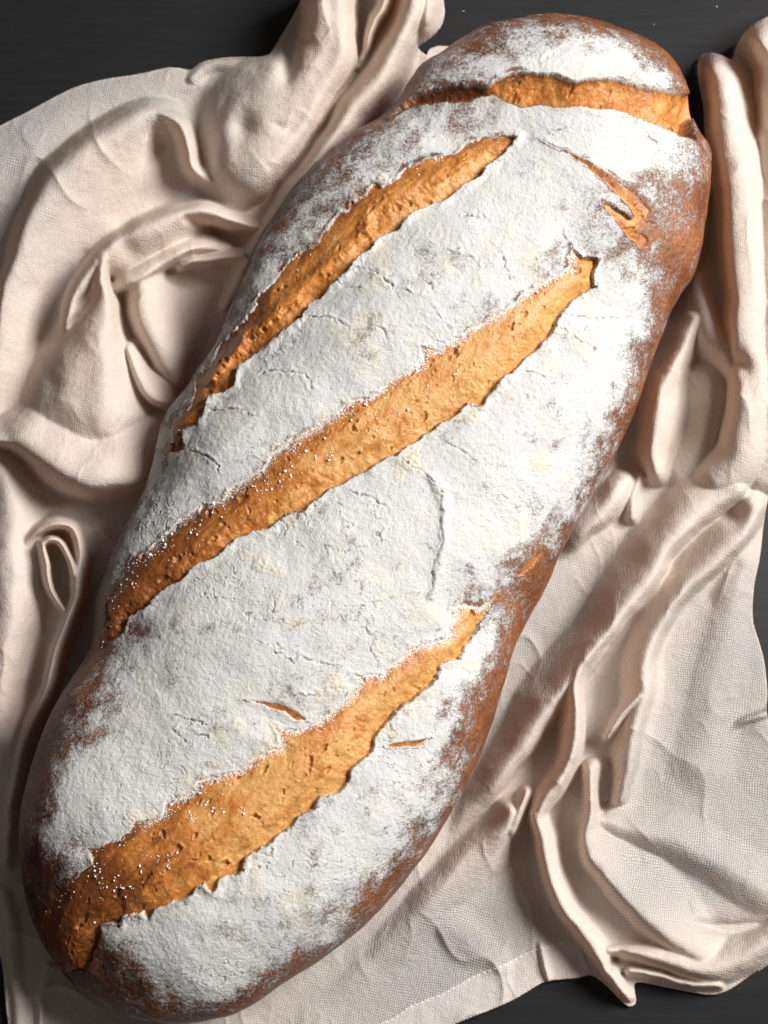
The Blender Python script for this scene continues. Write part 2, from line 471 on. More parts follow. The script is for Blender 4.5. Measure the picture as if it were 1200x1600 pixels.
FLOUR = [(850,90,.9),(950,100,1),(1030,132,.95),(760,112,.6),(700,115,.45),(670,128,.3),(800,50,.3),(870,35,.15),(940,48,.25),(1000,75,.2),(1040,100,.05),(1062,130,.05),(900,62,.6),(980,105,.9),
 (730,80,.2),(760,60,.15),(850,62,.6),(650,190,.6),(700,185,.62),(760,185,.75),(600,222,.5),(560,260,.5),(520,290,.45),(480,330,.5),(450,370,.55),(420,420,.6),(385,470,.7),(345,530,.65),(312,565,.6),
 (590,206,.25),(520,252,.2),(440,338,.35),(400,402,.4),(640,165,.2),(850,185,.9),(900,200,.95),(960,220,.98),(1010,240,.9),(1050,240,.6),(1090,250,.35),(1050,290,.25),(1092,330,.05),(1060,340,.2),(1000,290,.55),
 (950,255,.9),(920,300,.7),(1040,390,.12),(1075,415,.05),(1000,420,.55),(960,400,.6),(930,360,.55),(900,320,.75),(860,280,.95),(700,350,1),(600,470,1),(500,580,1),(400,650,.95),(300,720,.9),(250,780,.8),
 (220,820,.7),(200,850,.6),(178,885,.4),(750,430,1),(820,350,1),(980,470,.8),(1015,478,.45),(1043,488,.08),(1000,530,.6),(1015,560,.08),(950,560,.92),(900,600,.88),(970,620,.55),(990,645,.08),(940,680,.6),
 (965,700,.08),(850,700,.92),(800,720,.85),(900,740,.75),(925,772,.1),(880,780,.75),(850,840,.6),(882,842,.05),(800,840,.88),(750,800,.95),(700,850,.98),(740,900,.75),(780,905,.68),(830,880,.3),(850,912,.03),
 (650,900,.97),(560,870,.8),(540,910,.68),(600,930,.92),(480,950,1),(400,900,1),(350,950,1),(300,920,1),(250,980,.85),(220,1000,.6),(200,1020,.52),(180,1050,.5),(165,1085,.5),(145,1090,.25),(250,1060,.97),
 (200,1100,.85),(150,1150,.75),(120,1200,.75),(110,1250,.7),(100,1300,.55),(85,1160,.12),(72,1200,.05),(65,1250,.02),(88,1330,.35),(70,1350,0),(120,1345,.5),(55,1400,0),(150,1250,.97),(300,1120,1),(400,1050,1),
 (500,1020,1),(600,980,1),(250,1200,1),(760,1000,.72),(788,985,.3),(805,1000,.03),(740,1050,.72),(770,1050,.2),(720,1100,.5),(752,1120,.05),(700,1150,.6),(738,1180,.12),(670,1120,.85),(640,1200,.97),(700,1220,.55),
 (722,1222,.06),(600,1300,.97),(650,1285,.55),(665,1310,.2),(690,1280,.25),(600,1350,.4),(560,1400,.5),(630,1370,.1),(570,1440,.1),(520,1420,.85),(480,1460,.8),(500,1490,.1),(450,1500,.35),(460,1530,.03),
 (400,1480,.97),(400,1540,.35),(350,1545,.65),(350,1575,.15),(300,1500,.97),(290,1550,.5),(250,1545,.3),(200,1510,.45),(235,1480,.85),(190,1470,.5),(165,1500,.08),(150,1530,0),(200,1560,.08),(250,1587,.03),
 (108,1505,0),(320,1440,.97),(300,1588,.05),(450,1400,.97),(95,1395,.05),(75,1420,0),(85,1378,.12),(78,1460,0),(107,1366,.35),(118,1475,.05),(140,1475,.15),(161,920,.3),(154,960,.15),(152,1003,.1),(168,992,.2)]
REDNESS = [(1050,320,1),(1080,280,1),(1040,420,1),(1000,560,.9),(960,700,.7),(880,840,.7),(840,920,.9),(760,1100,.8),(700,1250,.45),(620,1370,.35),(520,1480,.3),(430,1550,.2),(300,1590,.05),(150,1540,0),(60,1350,0),
 (70,1180,0),(150,1000,.1),(200,850,.1),(300,580,.1),(420,380,.05),(560,240,.1),(640,160,.35),(700,90,.25),(800,40,.15),(900,30,.3),(1000,60,.55),(1060,110,.8),(1060,180,.9),(600,800,.3),(400,1100,.25),(900,300,.7),(700,400,.3)]
CRACKS = [[(543,420),(575,423),(600,432),(618,453)],[(487,490),(515,498),(547,513)],[(580,505),(600,520),(615,540),(645,535)],[(663,440),(678,455)],[(680,480),(690,500),(702,515)],[(630,450),(648,465)],
 [(400,583),(440,578),(465,580),(480,595),(487,605)],[(783,400),(795,425),(797,440)],[(320,640),(360,637),(385,645),(402,652)],[(293,702),(320,712),(340,733)],[(270,1120),(290,1125),(320,1130)],[(275,1140),(290,1157)],
 [(305,1145),(322,1150),(326,1158)],[(570,970),(580,995),(585,1020),(592,1035)],[(460,1020),(490,1035),(520,1040)],[(458,1088),(485,1090),(500,1086)],[(430,1020),(460,1035)],[(633,720),(660,737),(680,755),(687,775),(690,800)],
 [(697,692),(720,705),(745,720)],[(550,767),(575,775),(605,792)],[(880,487),(920,500),(960,498)],[(820,580),(850,590)],[(870,510),(900,525),(930,545)],[(722,335),(750,340),(760,336)],[(858,212),(870,204),(884,200)],
 [(852,98),(856,84),(864,68)],[(690,800),(687,843),(677,887),(667,930)],[(880,360),(890,378)],[(420,560),(450,540)],[(500,400),(530,440),(560,450)],[(840,400),(845,430)],[(700,390),(730,400),(745,418)]]
BEADS = [(212,1437,13),(205,1281,17),(233,1276,13),(138,1347,11),(330,1389,9),(424,1160,15),(525,1070,20),(508,1085,14),(410,880,18),(432,893,14),(345,1150,10),(372,1132,12),(740,650,13),(715,655,11),(640,720,18),(652,704,13),
 (625,741,11),(598,275,9),(572,287,8),(553,308,7),(530,325,9),(508,352,6),(490,370,6),(385,868,10),(268,905,7),(300,880,6),(200,962,7),(190,985,6),(318,1383,8),(290,1405,9),(350,1378,7),(385,1345,7),(480,790,9),(520,762,8),
 (455,815,9),(672,668,9),(752,632,7),(910,458,8),(870,515,7),(610,592,7),(540,628,8),(455,683,9),(430,697,8),(352,766,9),(250,835,8),(228,852,7),(600,1055,7),(645,1012,8),(706,1040,10),(735,1040,11),(668,1083,12),(640,1110,9),
 (318,1215,8),(280,1238,7),(160,1318,7),(470,492,5),(370,568,6),(330,612,6)]

# ---------------------------------------------------------------- loaf
def build_loaf():
    ZS = 0.036                                   # height of the widest line
    HT = 0.056
    ol = catmull(OUTLINE, 12)
    wo = P(ol[:, 0], ol[:, 1], ZS)[:, :2]
    A = P(150, 1500, ZS)[:2]; B = P(960, 60, ZS)[:2]
    d = (B - A) / np.linalg.norm(B - A); nrm = np.array([d[1], -d[0]])
    s = (wo - A) @ d; w = (wo - A) @ nrm
    i0, i1 = int(np.argmin(s)), int(np.argmax(s))
    n = len(s)
    def chain(a, b):
        idx = np.arange(a, b if b > a else b + n) % n
        return s[idx], w[idx]
    sa, wa = chain(i0, i1); sb, wb = chain(i1, i0)
    def mono(ss, ww):
        o = np.argsort(ss, kind='stable')
        return ss[o], ww[o]
    sa, wa = mono(np.append(sa, s[i1]), np.append(wa, w[i1])); sb, wb = mono(np.append(sb, s[i0]), np.append(wb, w[i0]))
    if wa.mean() < wb.mean(): sl, wl, sr, wr = sa, wa, sb, wb
    else: sl, wl, sr, wr = sb, wb, sa, wa
    s0, s1 = s[i0], s[i1]; Ln = s1 - s0
    # stations: cosine spacing at the ends, even between
    NS, NT_, NB = 1180, 560, 60
    e = 0.09
    t = np.linspace(0, 1, NS)
    raw = np.where(t < e, e * (1 - np.cos(t / e * math.pi / 2)) , np.where(t > 1 - e, 0, 0))
    # integrate a speed that starts and ends near zero
    spd = np.minimum(1, np.sin(np.clip(t / e, 0, 1) * math.pi / 2)) * np.minimum(1, np.sin(np.clip((1 - t) / e, 0, 1) * math.pi / 2)) + 1e-4
    cs = np.concatenate([[0], np.cumsum((spd[1:] + spd[:-1]) / 2)]); st = s0 + Ln * cs / cs[-1]
    L_ = np.interp(st, sl, wl); R_ = np.interp(st, sr, wr)
    c = (L_ + R_) / 2; a = np.maximum((R_ - L_) / 2, 0)
    def smooth(x, k):
        ker = np.hanning(2 * k + 1); ker /= ker.sum()
        return np.convolve(np.pad(x, k, mode='edge'), ker, 'valid')
    # longitudinal height envelope
    e0 = np.clip((st - s0) / 0.080, 0, 1); e1 = np.clip((s1 - st) / 0.060, 0, 1)
    env = np.sqrt(1 - (1 - e0) ** 2) * np.sqrt(1 - (1 - e1) ** 2)
    wide = smooth(a / a.max(), 40)
    ht = HT * env * (0.35 + 0.65 * wide ** 0.8)
    hb = (ZS - 0.0035) * np.clip(env * 1.15, 0, 1)
    # cross-section angle: even arc length
    ph = np.linspace(0, math.pi, 2000); p_ = 2 / 2.25
    xx = np.sign(np.cos(ph)) * np.abs(np.cos(ph)) ** p_ * 0.098; zz = np.abs(np.sin(ph)) ** p_ * 0.056
    arc = np.concatenate([[0], np.cumsum(np.hypot(np.diff(xx), np.diff(zz)))]); arc /= arc[-1]
    pht = np.interp(np.linspace(0, 1, NT_), arc, ph)          # right (0) over the top to left (pi)
    phb = math.pi + np.linspace(0, math.pi, NB + 2)[1:-1]     # underneath back to right
    phi = np.concatenate([pht, phb])
    cx = np.sign(np.cos(phi)) * np.abs(np.cos(phi)) ** p_
    sz = np.abs(np.sin(phi)) ** p_
    top = phi <= math.pi
    # underside: belly tucks in quickly and lies flat
    szb = np.minimum(1, np.abs(np.sin(phi)) * 1.9); 
    S = np.repeat(st[:, None], len(phi), 1)
    Wd = c[:, None] + a[:, None] * cx[None]
    Z = ZS + np.where(top[None], ht[:, None] * sz[None], -hb[:, None] * (szb ** 0.9)[None])
    X = A[0] + S * d[0] + Wd * nrm[0]; Y = A[1] + S * d[1] + Wd * nrm[1]
    G = np.stack([X, Y, Z], -1)
    NP_ = len(phi)
    # normals of the base form
    gs = np.gradient(G, axis=0); gp = np.roll(G, -1, 1) - np.roll(G, 1, 1)
    N = np.cross(gp, gs); N /= (np.linalg.norm(N, axis=-1, keepdims=True) + 1e-12)
    if N[NS // 2, NT_ // 2, 2] < 0: N = -N
    V = G.reshape(-1, 3).copy(); N = N.reshape(-1, 3)
    istop = np.repeat(top[None], NS, 0).ravel()
    # broad unevenness
    V += N * (fbm(V, 14, 2, 11) * 0.0022 + fbm(V, 45, 2, 12) * 0.0007)[:, None]
    u, v = UV(V)
    nz = N[:, 2]
    side = sstep(0.02, 0.35, nz)
    idx = np.where(istop & (nz > -0.05))[0]
    ui, vi = u[idx], v[idx]
    pw = np.stack([ui, vi, np.zeros_like(ui)], -1)
    warpu = 5.0 * noise(pw, 1 / 26, 1) + 3.2 * noise(pw, 1 / 10, 2) + 1.6 * noise(pw, 1 / 4.5, 3)
    warpv = 5.0 * noise(pw, 1 / 26, 4) + 3.2 * noise(pw, 1 / 10, 5) + 1.6 * noise(pw, 1 / 4.5, 6)
    disp = np.zeros(len(idx)); sid = np.zeros(len(idx), int)
    toast = np.zeros(len(idx)); pit = np.zeros(len(idx)); dust = np.zeros(len(idx)); clump = np.zeros(len(idx)); crack = np.zeros(len(idx))
    lipk = np.zeros(len(idx))
    fl = mq_lookup(mq_fit([p[:2] for p in FLOUR], [p[2] for p in FLOUR], 8, 0.5), ui, vi)
    rd = np.clip(mq_lookup(mq_fit([p[:2] for p in REDNESS], [p[2] for p in REDNESS], 20), ui, vi), 0, 1)
    # crust skin relief: fine blisters and flour cake
    q = V[idx]
    # coordinates along / across the loaf for stretched texture
    qa = np.stack([(q[:, :2] - A) @ d, (q[:, :2] - A) @ nrm, q[:, 2]], -1)
    relief = 0.00030 * fbm(q, 110, 2, 21) + 0.00015 * fbm(q, 420, 2, 25)
    cr = np.abs(noise(qa * np.array([1.6, 0.7, 1]), 95, 31) + 0.35 * noise(qa, 260, 32))
    crm = sstep(0.05, 0.5, noise(q, 26, 33)) * sstep(0.45, 0.8, fl)
    cline = (1 - sstep(0.0, 0.04, cr)) * crm
    lift = (sstep(0.0, 0.04, cr) * (1 - sstep(0.04, 0.30, cr))) * crm
    relief += lift * 0.00022 - cline * 0.0006
    crack = np.maximum(crack, cline * 0.8)
    for cl in CRACKS:
        cla = np.array(cl, float)
        bb = (ui > cla[:, 0].min() - 30) & (ui < cla[:, 0].max() + 30) & (vi > cla[:, 1].min() - 30) & (vi < cla[:, 1].max() + 30)
        k = np.where(bb)[0]
        uu, vv = ui[k] + warpu[k] * 1.1, vi[k] + warpv[k] * 1.1
        mod = np.clip(0.55 + 1.2 * noise(pw[k], 1 / 9, 77), 0, 1)
        dd = seg_dist(uu, vv, cl)
        relief[k] -= mod * 0.0009 * (1 - sstep(0.2, 1.8, dd))
        # the right-hand side of a crack stands up
        a0, a1 = cla[0], cla[-1]
        sd = np.sign((a1[0] - a0[0]) * (vv - a0[1]) - (a1[1] - a0[1]) * (uu - a0[0]))
        relief[k] += np.where(sd < 0, 0.0005, 0.0001) * mod * (1 - sstep(2, 12, dd)) * sstep(0.5, 2.5, dd)
        crack[k] = np.maximum(crack[k], 0.8 * mod * (1 - sstep(0.3, 1.7, dd)))
    # seam ridge standing on the crust
    ridge = [(676,748),(690,775),(695,800),(692,845),(684,890),(673,932)]
    dd = seg_dist(ui + warpu * .4, vi + warpv * .4, ridge)
    relief += 0.0016 * np.exp(-(dd / 7.0) ** 2)
    # blisters of caked flour
    for (bu, bv, br) in BEADS:
        k = np.where((np.abs(ui - bu) < br * 1.6) & (np.abs(vi - bv) < br * 1.6))[0]
        rr = np.hypot(ui[k] - bu + warpu[k] * 1.0, (vi[k] - bv + warpv[k] * 1.0)) / br
        h = np.sqrt(np.clip(1 - rr ** 2, 0, 1))
        relief[k] = np.maximum(relief[k], relief[k] * 0.8 + h * br * PX * (0.20 if br < 10 else 0.10) * (1 + 0.9 * noise(pw[k], 1 / 4.5, 78)))
        clump[k] = np.maximum(clump[k], sstep(0.1, 0.7, h) * 0.55)
    # patches of yellowish caked flour
    ck = sstep(0.35, 0.8, fbm(q, 40, 3, 41)) * sstep(0.75, 0.95, fl) * 0.5
    clump = np.maximum(clump, ck); relief += ck * 0.0005
    roll = np.full(len(ui), 1e3)
    for nm in ('first', 'second', 'third'):
        roll = np.minimum(roll, np.where(inside(ui, vi, np.array(SCORES[nm]['up'] + SCORES[nm]['lo'][::-1], float)), 0, np.minimum(seg_dist(ui, vi, SCORES[nm]['up'][::2]), seg_dist(ui, vi, SCORES[nm]['lo'][::2]))))
    disp -= 0.0042 * np.exp(-(roll / 42.0) ** 1.3) - 0.0012
    for name, sc in SCORES.items():
        up = np.array(sc['up'], float); lo = np.array(sc['lo'], float)
        poly = np.concatenate([up, lo[::-1][1:-1]] if np.allclose(up[0], lo[0]) and np.allclose(up[-1], lo[-1]) else [up, lo[::-1]])
        mg = 40
        k = np.where((ui > poly[:, 0].min() - mg) & (ui < poly[:, 0].max() + mg) & (vi > poly[:, 1].min() - mg) & (vi < poly[:, 1].max() + mg))[0]
        wf = 0.55 if name in ('neck', 'shoulder') else (0.4 if name.startswith('chip') else 1.0)
        uu, vv = ui[k] + warpu[k] * wf, vi[k] + warpv[k] * wf
        sd = sdist(uu, vv, poly)
        du = seg_dist(uu, vv, up); dl = seg_dist(uu, vv, lo)
        cc = du / (du + dl + 1e-6)
        big = not name.startswith('chip')
        wall = 2.2
        ins = sstep(0.0, wall, sd)
        crown = np.sin(np.clip(cc, 0, 1) * math.pi)
        pr = cc ** 0.7 if name == 'neck' else cc ** 2.2
        depth = sc['d0'] + (sc['d1'] - sc['d0']) * pr
        if big and name not in ('shoulder',): depth = depth - (0.8 if name == 'first' else 2.4 if name != 'neck' else 0.9) * crown
        qq = q[k]; qk = qa[k]
        if name in ('first', 'second', 'third'): depth = depth * (0.25 + 0.75 * sstep(0, 55, du + dl))
        rough = 0.45 * fbm(qk * np.array([0.5, 1.5, 1]), 80, 3, 51) + 0.13 * fbm(qq, 330, 2, 55)
        if name == 'neck': rough = rough + 0.9 * np.abs(noise(qk * np.array([0.35, 1.6, 0.5]), 110, 58))
        depth = depth + rough * (1.0 if big else 0.4)
        # inner torn crests of the first split
        if name == 'first':
            for crest in ([(372,545),(400,513),(440,477),(493,427),(533,392),(570,358)], [(572,358),(575,335),(590,316),(617,300),(660,282),(720,255)], [(330,590),(360,550),(380,530)]):
                dcr = seg_dist(uu, vv, crest); 
                x0, y0 = crest[0]; x1, y1 = crest[-1]
                sgn = ((x1 - x0) * (vv - y0) - (y1 - y0) * (uu - x0)) > 0
                depth -= np.where(sgn, 1.9 * (1 - sstep(0, 5, dcr)), 1.9 * (1 - sstep(0, 22, dcr)))
        if name == 'third':
            for crest in ([(420,1290),(470,1250),(520,1215)], [(190,1440),(200,1405),(250,1370)]):
                dcr = seg_dist(uu, vv, crest); depth -= 0.8 * np.exp(-(dcr / 6) ** 2)
        # open pores
        pts = []
        tries = 0
        while len(pts) < sc['spores'] and tries < 4000:
            tries += 1
            pu, pv = rng.uniform(poly[:, 0].min(), poly[:, 0].max()), rng.uniform(poly[:, 1].min(), poly[:, 1].max())
            if sdist(np.array([pu]), np.array([pv]), poly)[0] > 6: pts.append((pu, pv))
        pp = np.zeros(len(k))
        for (pu, pv) in pts:
            r1 = rng.choice([1.6, 2.2, 3.0, 4.2, 5.5], p=[.38, .30, .2, .09, .03]); r2 = r1 * rng.uniform(1.1, 2.4)
            an = math.radians(rng.normal(-58, 22)); ca, sa_ = math.cos(an), math.sin(an)
            j = np.where((np.abs(uu - pu) < r2 * 1.4) & (np.abs(vv - pv) < r2 * 1.4))[0]
            x = (uu[j] - pu) * ca + (vv[j] - pv) * sa_; y = -(uu[j] - pu) * sa_ + (vv[j] - pv) * ca
            rr = np.sqrt((x / r2) ** 2 + (y / r1) ** 2)
            depth[j] += np.clip(1 - rr ** 2, 0, 1) ** 0.6 * r1 * 0.30 - 0.25 * np.exp(-((rr - 1.15) / 0.2) ** 2)
            pp[j] = np.maximum(pp[j], np.clip(1 - rr ** 2, 0, 1) ** 0.5)
        # lifted crust lip along the lower edge, torn rim on the upper one
        out = sd <= 0.0
        lipn = np.clip(0.6 + 0.9 * noise(qq, 70, 61), 0.1, 1.6)
        liph = sc['lip'] * lipn * (1 - sstep(0, 15, dl)) + 0.45 * sc['lip'] * lipn * (1 - sstep(0, 8, du))
        sidek = side[idx][k]
        if name in ('second', 'third'): liph = liph * sstep(120, 240, uu)
        if name == 'first': liph = liph * sstep(250, 340, uu)
        m = sd > wall * 0.5
        disp[k] += np.where(out, liph * 0.001, -(depth * ins) * 0.001 + (1 - ins) * 0.001 * liph) * np.where(out, sidek, (0.1 if name == 'neck' else 0.35) + (0.9 if name == 'neck' else 0.65) * sidek)
        relief[k] *= np.where(out, 1, 1 - ins)
        new = m & (sid[k] == 0)
        sid[k[new]] = list(SCORES).index(name) + 1
        tt = sc['toast'] + 0.38 * (1 - sstep(0, 22, du)) - 0.12 * sstep(0.4, 1.0, cc)
        if name == 'second': tt += 0.95 * (1 - sstep(150, 600, uu)) - 0.1 * sstep(650, 850, uu)
        if name == 'third': tt += 0.95 * (1 - sstep(60, 430, uu)) - 0.1 * sstep(550, 700, uu)
        if name == 'first': tt += 0.35 * (1 - sstep(280, 650, uu))
        if name == 'neck': tt = 0.48 + 0.35 * (1 - sstep(0, 16, du)) + 0.35 * (1 - sstep(700, 860, uu))
        toast[k] = np.where(m, tt, toast[k]); pit[k] = np.where(m, pp, pit[k])
        dd_ = (1 - sstep(0, 26, du)) * (1.0 if name in ('second', 'third') else 0.35)
        if name == 'third': dd_ = dd_ * sstep(140, 260, uu)
        if name == 'second': dd_ = dd_ * sstep(170, 260, uu)
        dust[k] = np.where(m, dd_, dust[k])
        # flour thins out at ragged rims
        tear = np.clip(0.5 + 1.1 * noise(qq, 190, 63), 0, 1)
        fl[k] = np.where(out, fl[k] - 0.55 * tear * (1 - sstep(1, 9, du)) - 0.6 * (1 - sstep(0.5, 3.0, dl)), fl[k])
        fl[k] = np.where(out, np.where(fl[k] > 0.6, fl[k] + 0.1 * (1 - sstep(0, 12, np.minimum(du, dl))), fl[k]), fl[k])
        lipk[k] = np.maximum(lipk[k], out * (1 - sstep(0, 2.0, -sd)))
    V[idx] += N[idx] * (relief * side[idx] * 1.0)[:, None]
    dirv = N[idx] * (0.6 * side[idx])[:, None] + np.array([0, 0, 0.4]); dirv /= np.linalg.norm(dirv, axis=1)[:, None]
    V[idx] += dirv * disp[:, None]
    # the rounded head sits a little lower than the body beyond the neck cut
    full = lambda arr, base: (lambda o: (o.__setitem__(idx, arr), o)[1])(np.full(len(V), base, float))
    flo = full(fl, 0.0); flo = np.where(nz < 0.1, flo * sstep(-0.3, 0.1, nz), flo) + 0.22 * sstep(-0.2, 0.2, nz)
    attrs = dict(flour=np.clip(flo, -0.2, 1.1), redness=full(rd, 0.3), clump=full(clump, 0), crack=full(crack, 0),
                 toast=full(toast, 0), pit=full(pit, 0), dust=full(dust, 0))
    vid = np.zeros(len(V), int); vid[idx] = sid
    # quads around and along
    I = np.arange(NS * NP_).reshape(NS, NP_)
    F = np.stack([I[:-1, :], np.roll(I, -1, 1)[:-1, :], np.roll(I, -1, 1)[1:, :], I[1:, :]], -1).reshape(-1, 4)
    fv = vid[F]; fid = np.where((fv > 0).sum(1) >= 3, fv.max(1), 0)
    # orientation check
    f0 = F[(NS // 2) * NP_ + NT_ // 2]; nn = np.cross(V[f0[1]] - V[f0[0]], V[f0[2]] - V[f0[0]])
    if nn[2] < 0: F = F[:, ::-1]
    base = P(560, 850, 0.0)
    root = empty("bread_loaf", (float(base[0]), float(base[1]), 0.003))
    root["label"] = "large oblong floured bread loaf with diagonal splits lying on the crumpled cloth"; root["category"] = "bread"
    Vl = V - np.array(root.location)
    submesh("crust", Vl, F, fid == 0, M_CRUST, root, {k: attrs[k] for k in ('flour', 'redness', 'clump', 'crack')})
    for k, name in enumerate(SCORES):
        if (fid == k + 1).any():
            o = submesh("chip" if name.startswith('chip') else "split", Vl, F, fid == k + 1, M_CRUMB, root, {x: attrs[x] for x in ('toast', 'pit', 'dust')})
            o["label"] = SCORE_LABEL[name]
    # loose flour grains on the splits
    su, sv = UV(V[idx]); insp = sid > 0
    su, sv, sp = su[insp], sv[insp], V[idx][insp]
    CL = [(668,560,14,8),(710,585,9,3),(735,595,6,1),(675,610,5,1),(620,640,14,8),(575,625,16,22),(545,640,16,22),(600,650,22,14),(512,690,8,5),(515,705,10,7),(495,713,8,6),(525,715,14,8),(470,700,18,22),(460,735,14,12),
          (440,745,12,8),(420,757,14,16),(405,765,10,8),(635,690,5,1),(570,690,8,4),(300,820,14,12),(320,800,16,14),(345,790,16,14),(290,833,5,2),(310,832,4,2),(315,850,8,3),(230,870,14,12),(255,850,14,14),(205,905,12,9),
          (345,1266,8,5),(330,1267,5,2),(380,1262,5,3),(392,1229,6,3),(350,1237,5,2),(382,1272,4,2),(310,1245,16,16),(300,1280,14,10),(270,1260,12,14),(235,1335,8,5),(252,1338,8,6),(268,1345,8,5),(280,1335,5,2),(265,1352,4,2),
          (215,1353,6,3),(184,1370,6,4),(185,1385,8,5),(160,1388,7,5),(152,1360,8,6),(205,1388,5,3),(150,1372,6,3),(147,1440,3,1),(198,1400,3,1),(155,1403,3,1),(470,425,6,2),(395,527,6,3),(685,252,10,8),(655,262,8,4),
          (620,1090,6,2),(600,1091,3,1),(665,1020,12,6),(720,1035,10,6),(560,1060,8,4),(780,470,16,10),(850,450,14,10),(725,515,8,3),(735,525,6,2)]
    gv, gf = [], []
    ico = None
    tphi = (1 + 5 ** .5) / 2
    iv = np.array([(-1, tphi, 0), (1, tphi, 0), (-1, -tphi, 0), (1, -tphi, 0), (0, -1, tphi), (0, 1, tphi), (0, -1, -tphi), (0, 1, -tphi), (tphi, 0, -1), (tphi, 0, 1), (-tphi, 0, -1), (-tphi, 0, 1)]) / math.hypot(1, tphi)
    if_ = np.array([(0, 11, 5), (0, 5, 1), (0, 1, 7), (0, 7, 10), (0, 10, 11), (1, 5, 9), (5, 11, 4), (11, 10, 2), (10, 7, 6), (7, 1, 8), (3, 9, 4), (3, 4, 2), (3, 2, 6), (3, 6, 8), (3, 8, 9), (4, 9, 5), (2, 4, 11), (6, 2, 10), (8, 6, 7), (9, 8, 1)])
    cnt = 0
    def grain(pu, pv, r):
        nonlocal cnt
        dd = (su - pu) ** 2 + (sv - pv) ** 2
        j = int(np.argmin(dd))
        if dd[j] > 9: return
        cpos = sp[j] + np.array([0, 0, r * 0.55])
        sc3 = r * rng.uniform(0.6, 1.4, 3); sc3[2] *= 0.7
        gv.append(iv * sc3 * rng.uniform(0.7, 1.2, (12, 1)) + cpos - np.array(root.location)); gf.append(if_ + 12 * cnt); cnt += 1
    for (cu, cv, spd_, nn_) in CL:
        for _ in range(nn_):
            big = rng.random() < 0.28
            grain(cu + rng.normal(0, spd_ * .6), cv + rng.normal(0, spd_ * .6), (rng.uniform(0.0004, 0.00075) if big else rng.uniform(0.00018, 0.0004)))
    for nm, cnt_e in (('second', 330), ('third', 260), ('first', 40)):
        lu = catmull(SCORES[nm]['up'], 4, False)
        for _ in range(cnt_e):
            b = lu[rng.integers(len(lu))]
            off = abs(rng.normal(0, 13)) + 2
            grain(b[0] + off * 0.5 + rng.normal(0, 4), b[1] + off * 0.85 + rng.normal(0, 4), rng.uniform(0.00016, 0.00038))
    g = new_mesh("flour_grains", np.concatenate(gv), np.concatenate(gf), M_FLOUR, root)
    g["kind"] = "stuff"
    return root
build_loaf()

# ---------------------------------------------------------------- cloth
CLOTH_EDGE = [(-170,300),(-80,240),(0,197),(40,177),(80,155),(120,136),(167,124),(215,117),(265,106),(297,110),(310,101),(326,95),(360,90),(400,90),(418,87),(427,78),(450,40),(470,3),(490,-50),(520,-80),(640,-85),(690,-50),
 (692,0),(694,20),(687,43),(669,61),(652,74),(667,87),(673,76),(712,79),(800,160),(900,230),(1000,290),(1060,290),(1108,262),(1103,217),(1100,167),(1092,123),(1093,92),(1107,83),(1127,87),(1143,94),(1148,84),(1157,60),(1173,41),(1200,27),(1260,0),(1330,40),(1370,200),
 (1360,420),(1300,600),(1215,740),(1195,800),(1187,867),(1177,917),(1175,967),(1183,997),(1193,1033),(1198,1083),(1197,1117),(1212,1160),(1260,1230),(1300,1330),(1280,1440),(1200,1507),(1177,1520),(1153,1537),(1133,1549),
 (1110,1554),(1083,1550),(1033,1540),(1000,1534),(990,1540),(993,1566),(982,1572),(968,1560),(950,1541),(925,1523),(900,1528),(853,1533),(827,1547),(800,1563),(760,1580),(717,1597),(640,1630),(500,1680),(300,1730),(120,1720),(35,1670),(13,1597),(7,1533),(0,1490),
 (-30,1420),(-120,1330),(-190,1200),(-200,800),(-190,450)]
HEM_IN = [(500,1632),(560,1612),(613,1590),(640,1571),(687,1553),(733,1528),(747,1521),(793,1503),(830,1484),(867,1474),(905,1470)]

# ridge and valley lines (u, v, height in mm)
CL = []
def ln(*pts): CL.append(list(pts))
# --- back layer, upper left
ln((-160,310,3),(0,200,2.5),(80,158,2.5),(167,127,2.5),(265,109,2.5),(297,113,3))
ln((-20,300,4),(40,230,5),(110,178,5),(190,148,5),(260,135,4),(300,130,4))
ln((-20,400,3),(5,375,3),(22,335,3),(48,285,3),(80,242,3),(120,208,3),(165,182,3),(205,163,3),(235,155,3),(270,158,3),(295,172,3))
# roll 1 crest and its inside
ln((0,455,20),(22,405,22),(42,345,23),(72,293,24),(105,250,24),(145,217,24),(185,193,24),(215,178,24),(240,172,24))
ln((35,440,18),(70,360,20),(115,300,20),(160,255,20),(200,225,19))
ln((95,400,9),(130,350,11),(165,315,12),(205,290,11),(250,295,9),(290,305,8))
ln((70,460,4),(60,520,3),(45,560,3),(30,600,3),(5,640,3))
ln((95,430,5),(108,395,7),(125,372,8))
ln((0,520,15),(-10,600,13),(25,470,17))
ln((238,195,13),(246,220,10),(246,245,9),(240,270,10))
# curl to the right of the pocket
ln((258,178,25),(278,192,26),(294,215,27),(298,245,27),(304,268,25),(316,280,22))
ln((268,205,17),(274,240,16),(282,265,15),(298,288,12),(325,296,10),(345,300,9))
ln((305,180,6),(318,215,5),(325,245,5),(321,266,7))
ln((300,145,5),(314,125,6),(312,150,5))
# flap at the top edge
ln((326,98,5),(360,93,6),(400,94,8))
ln((320,118,3),(338,112,5))
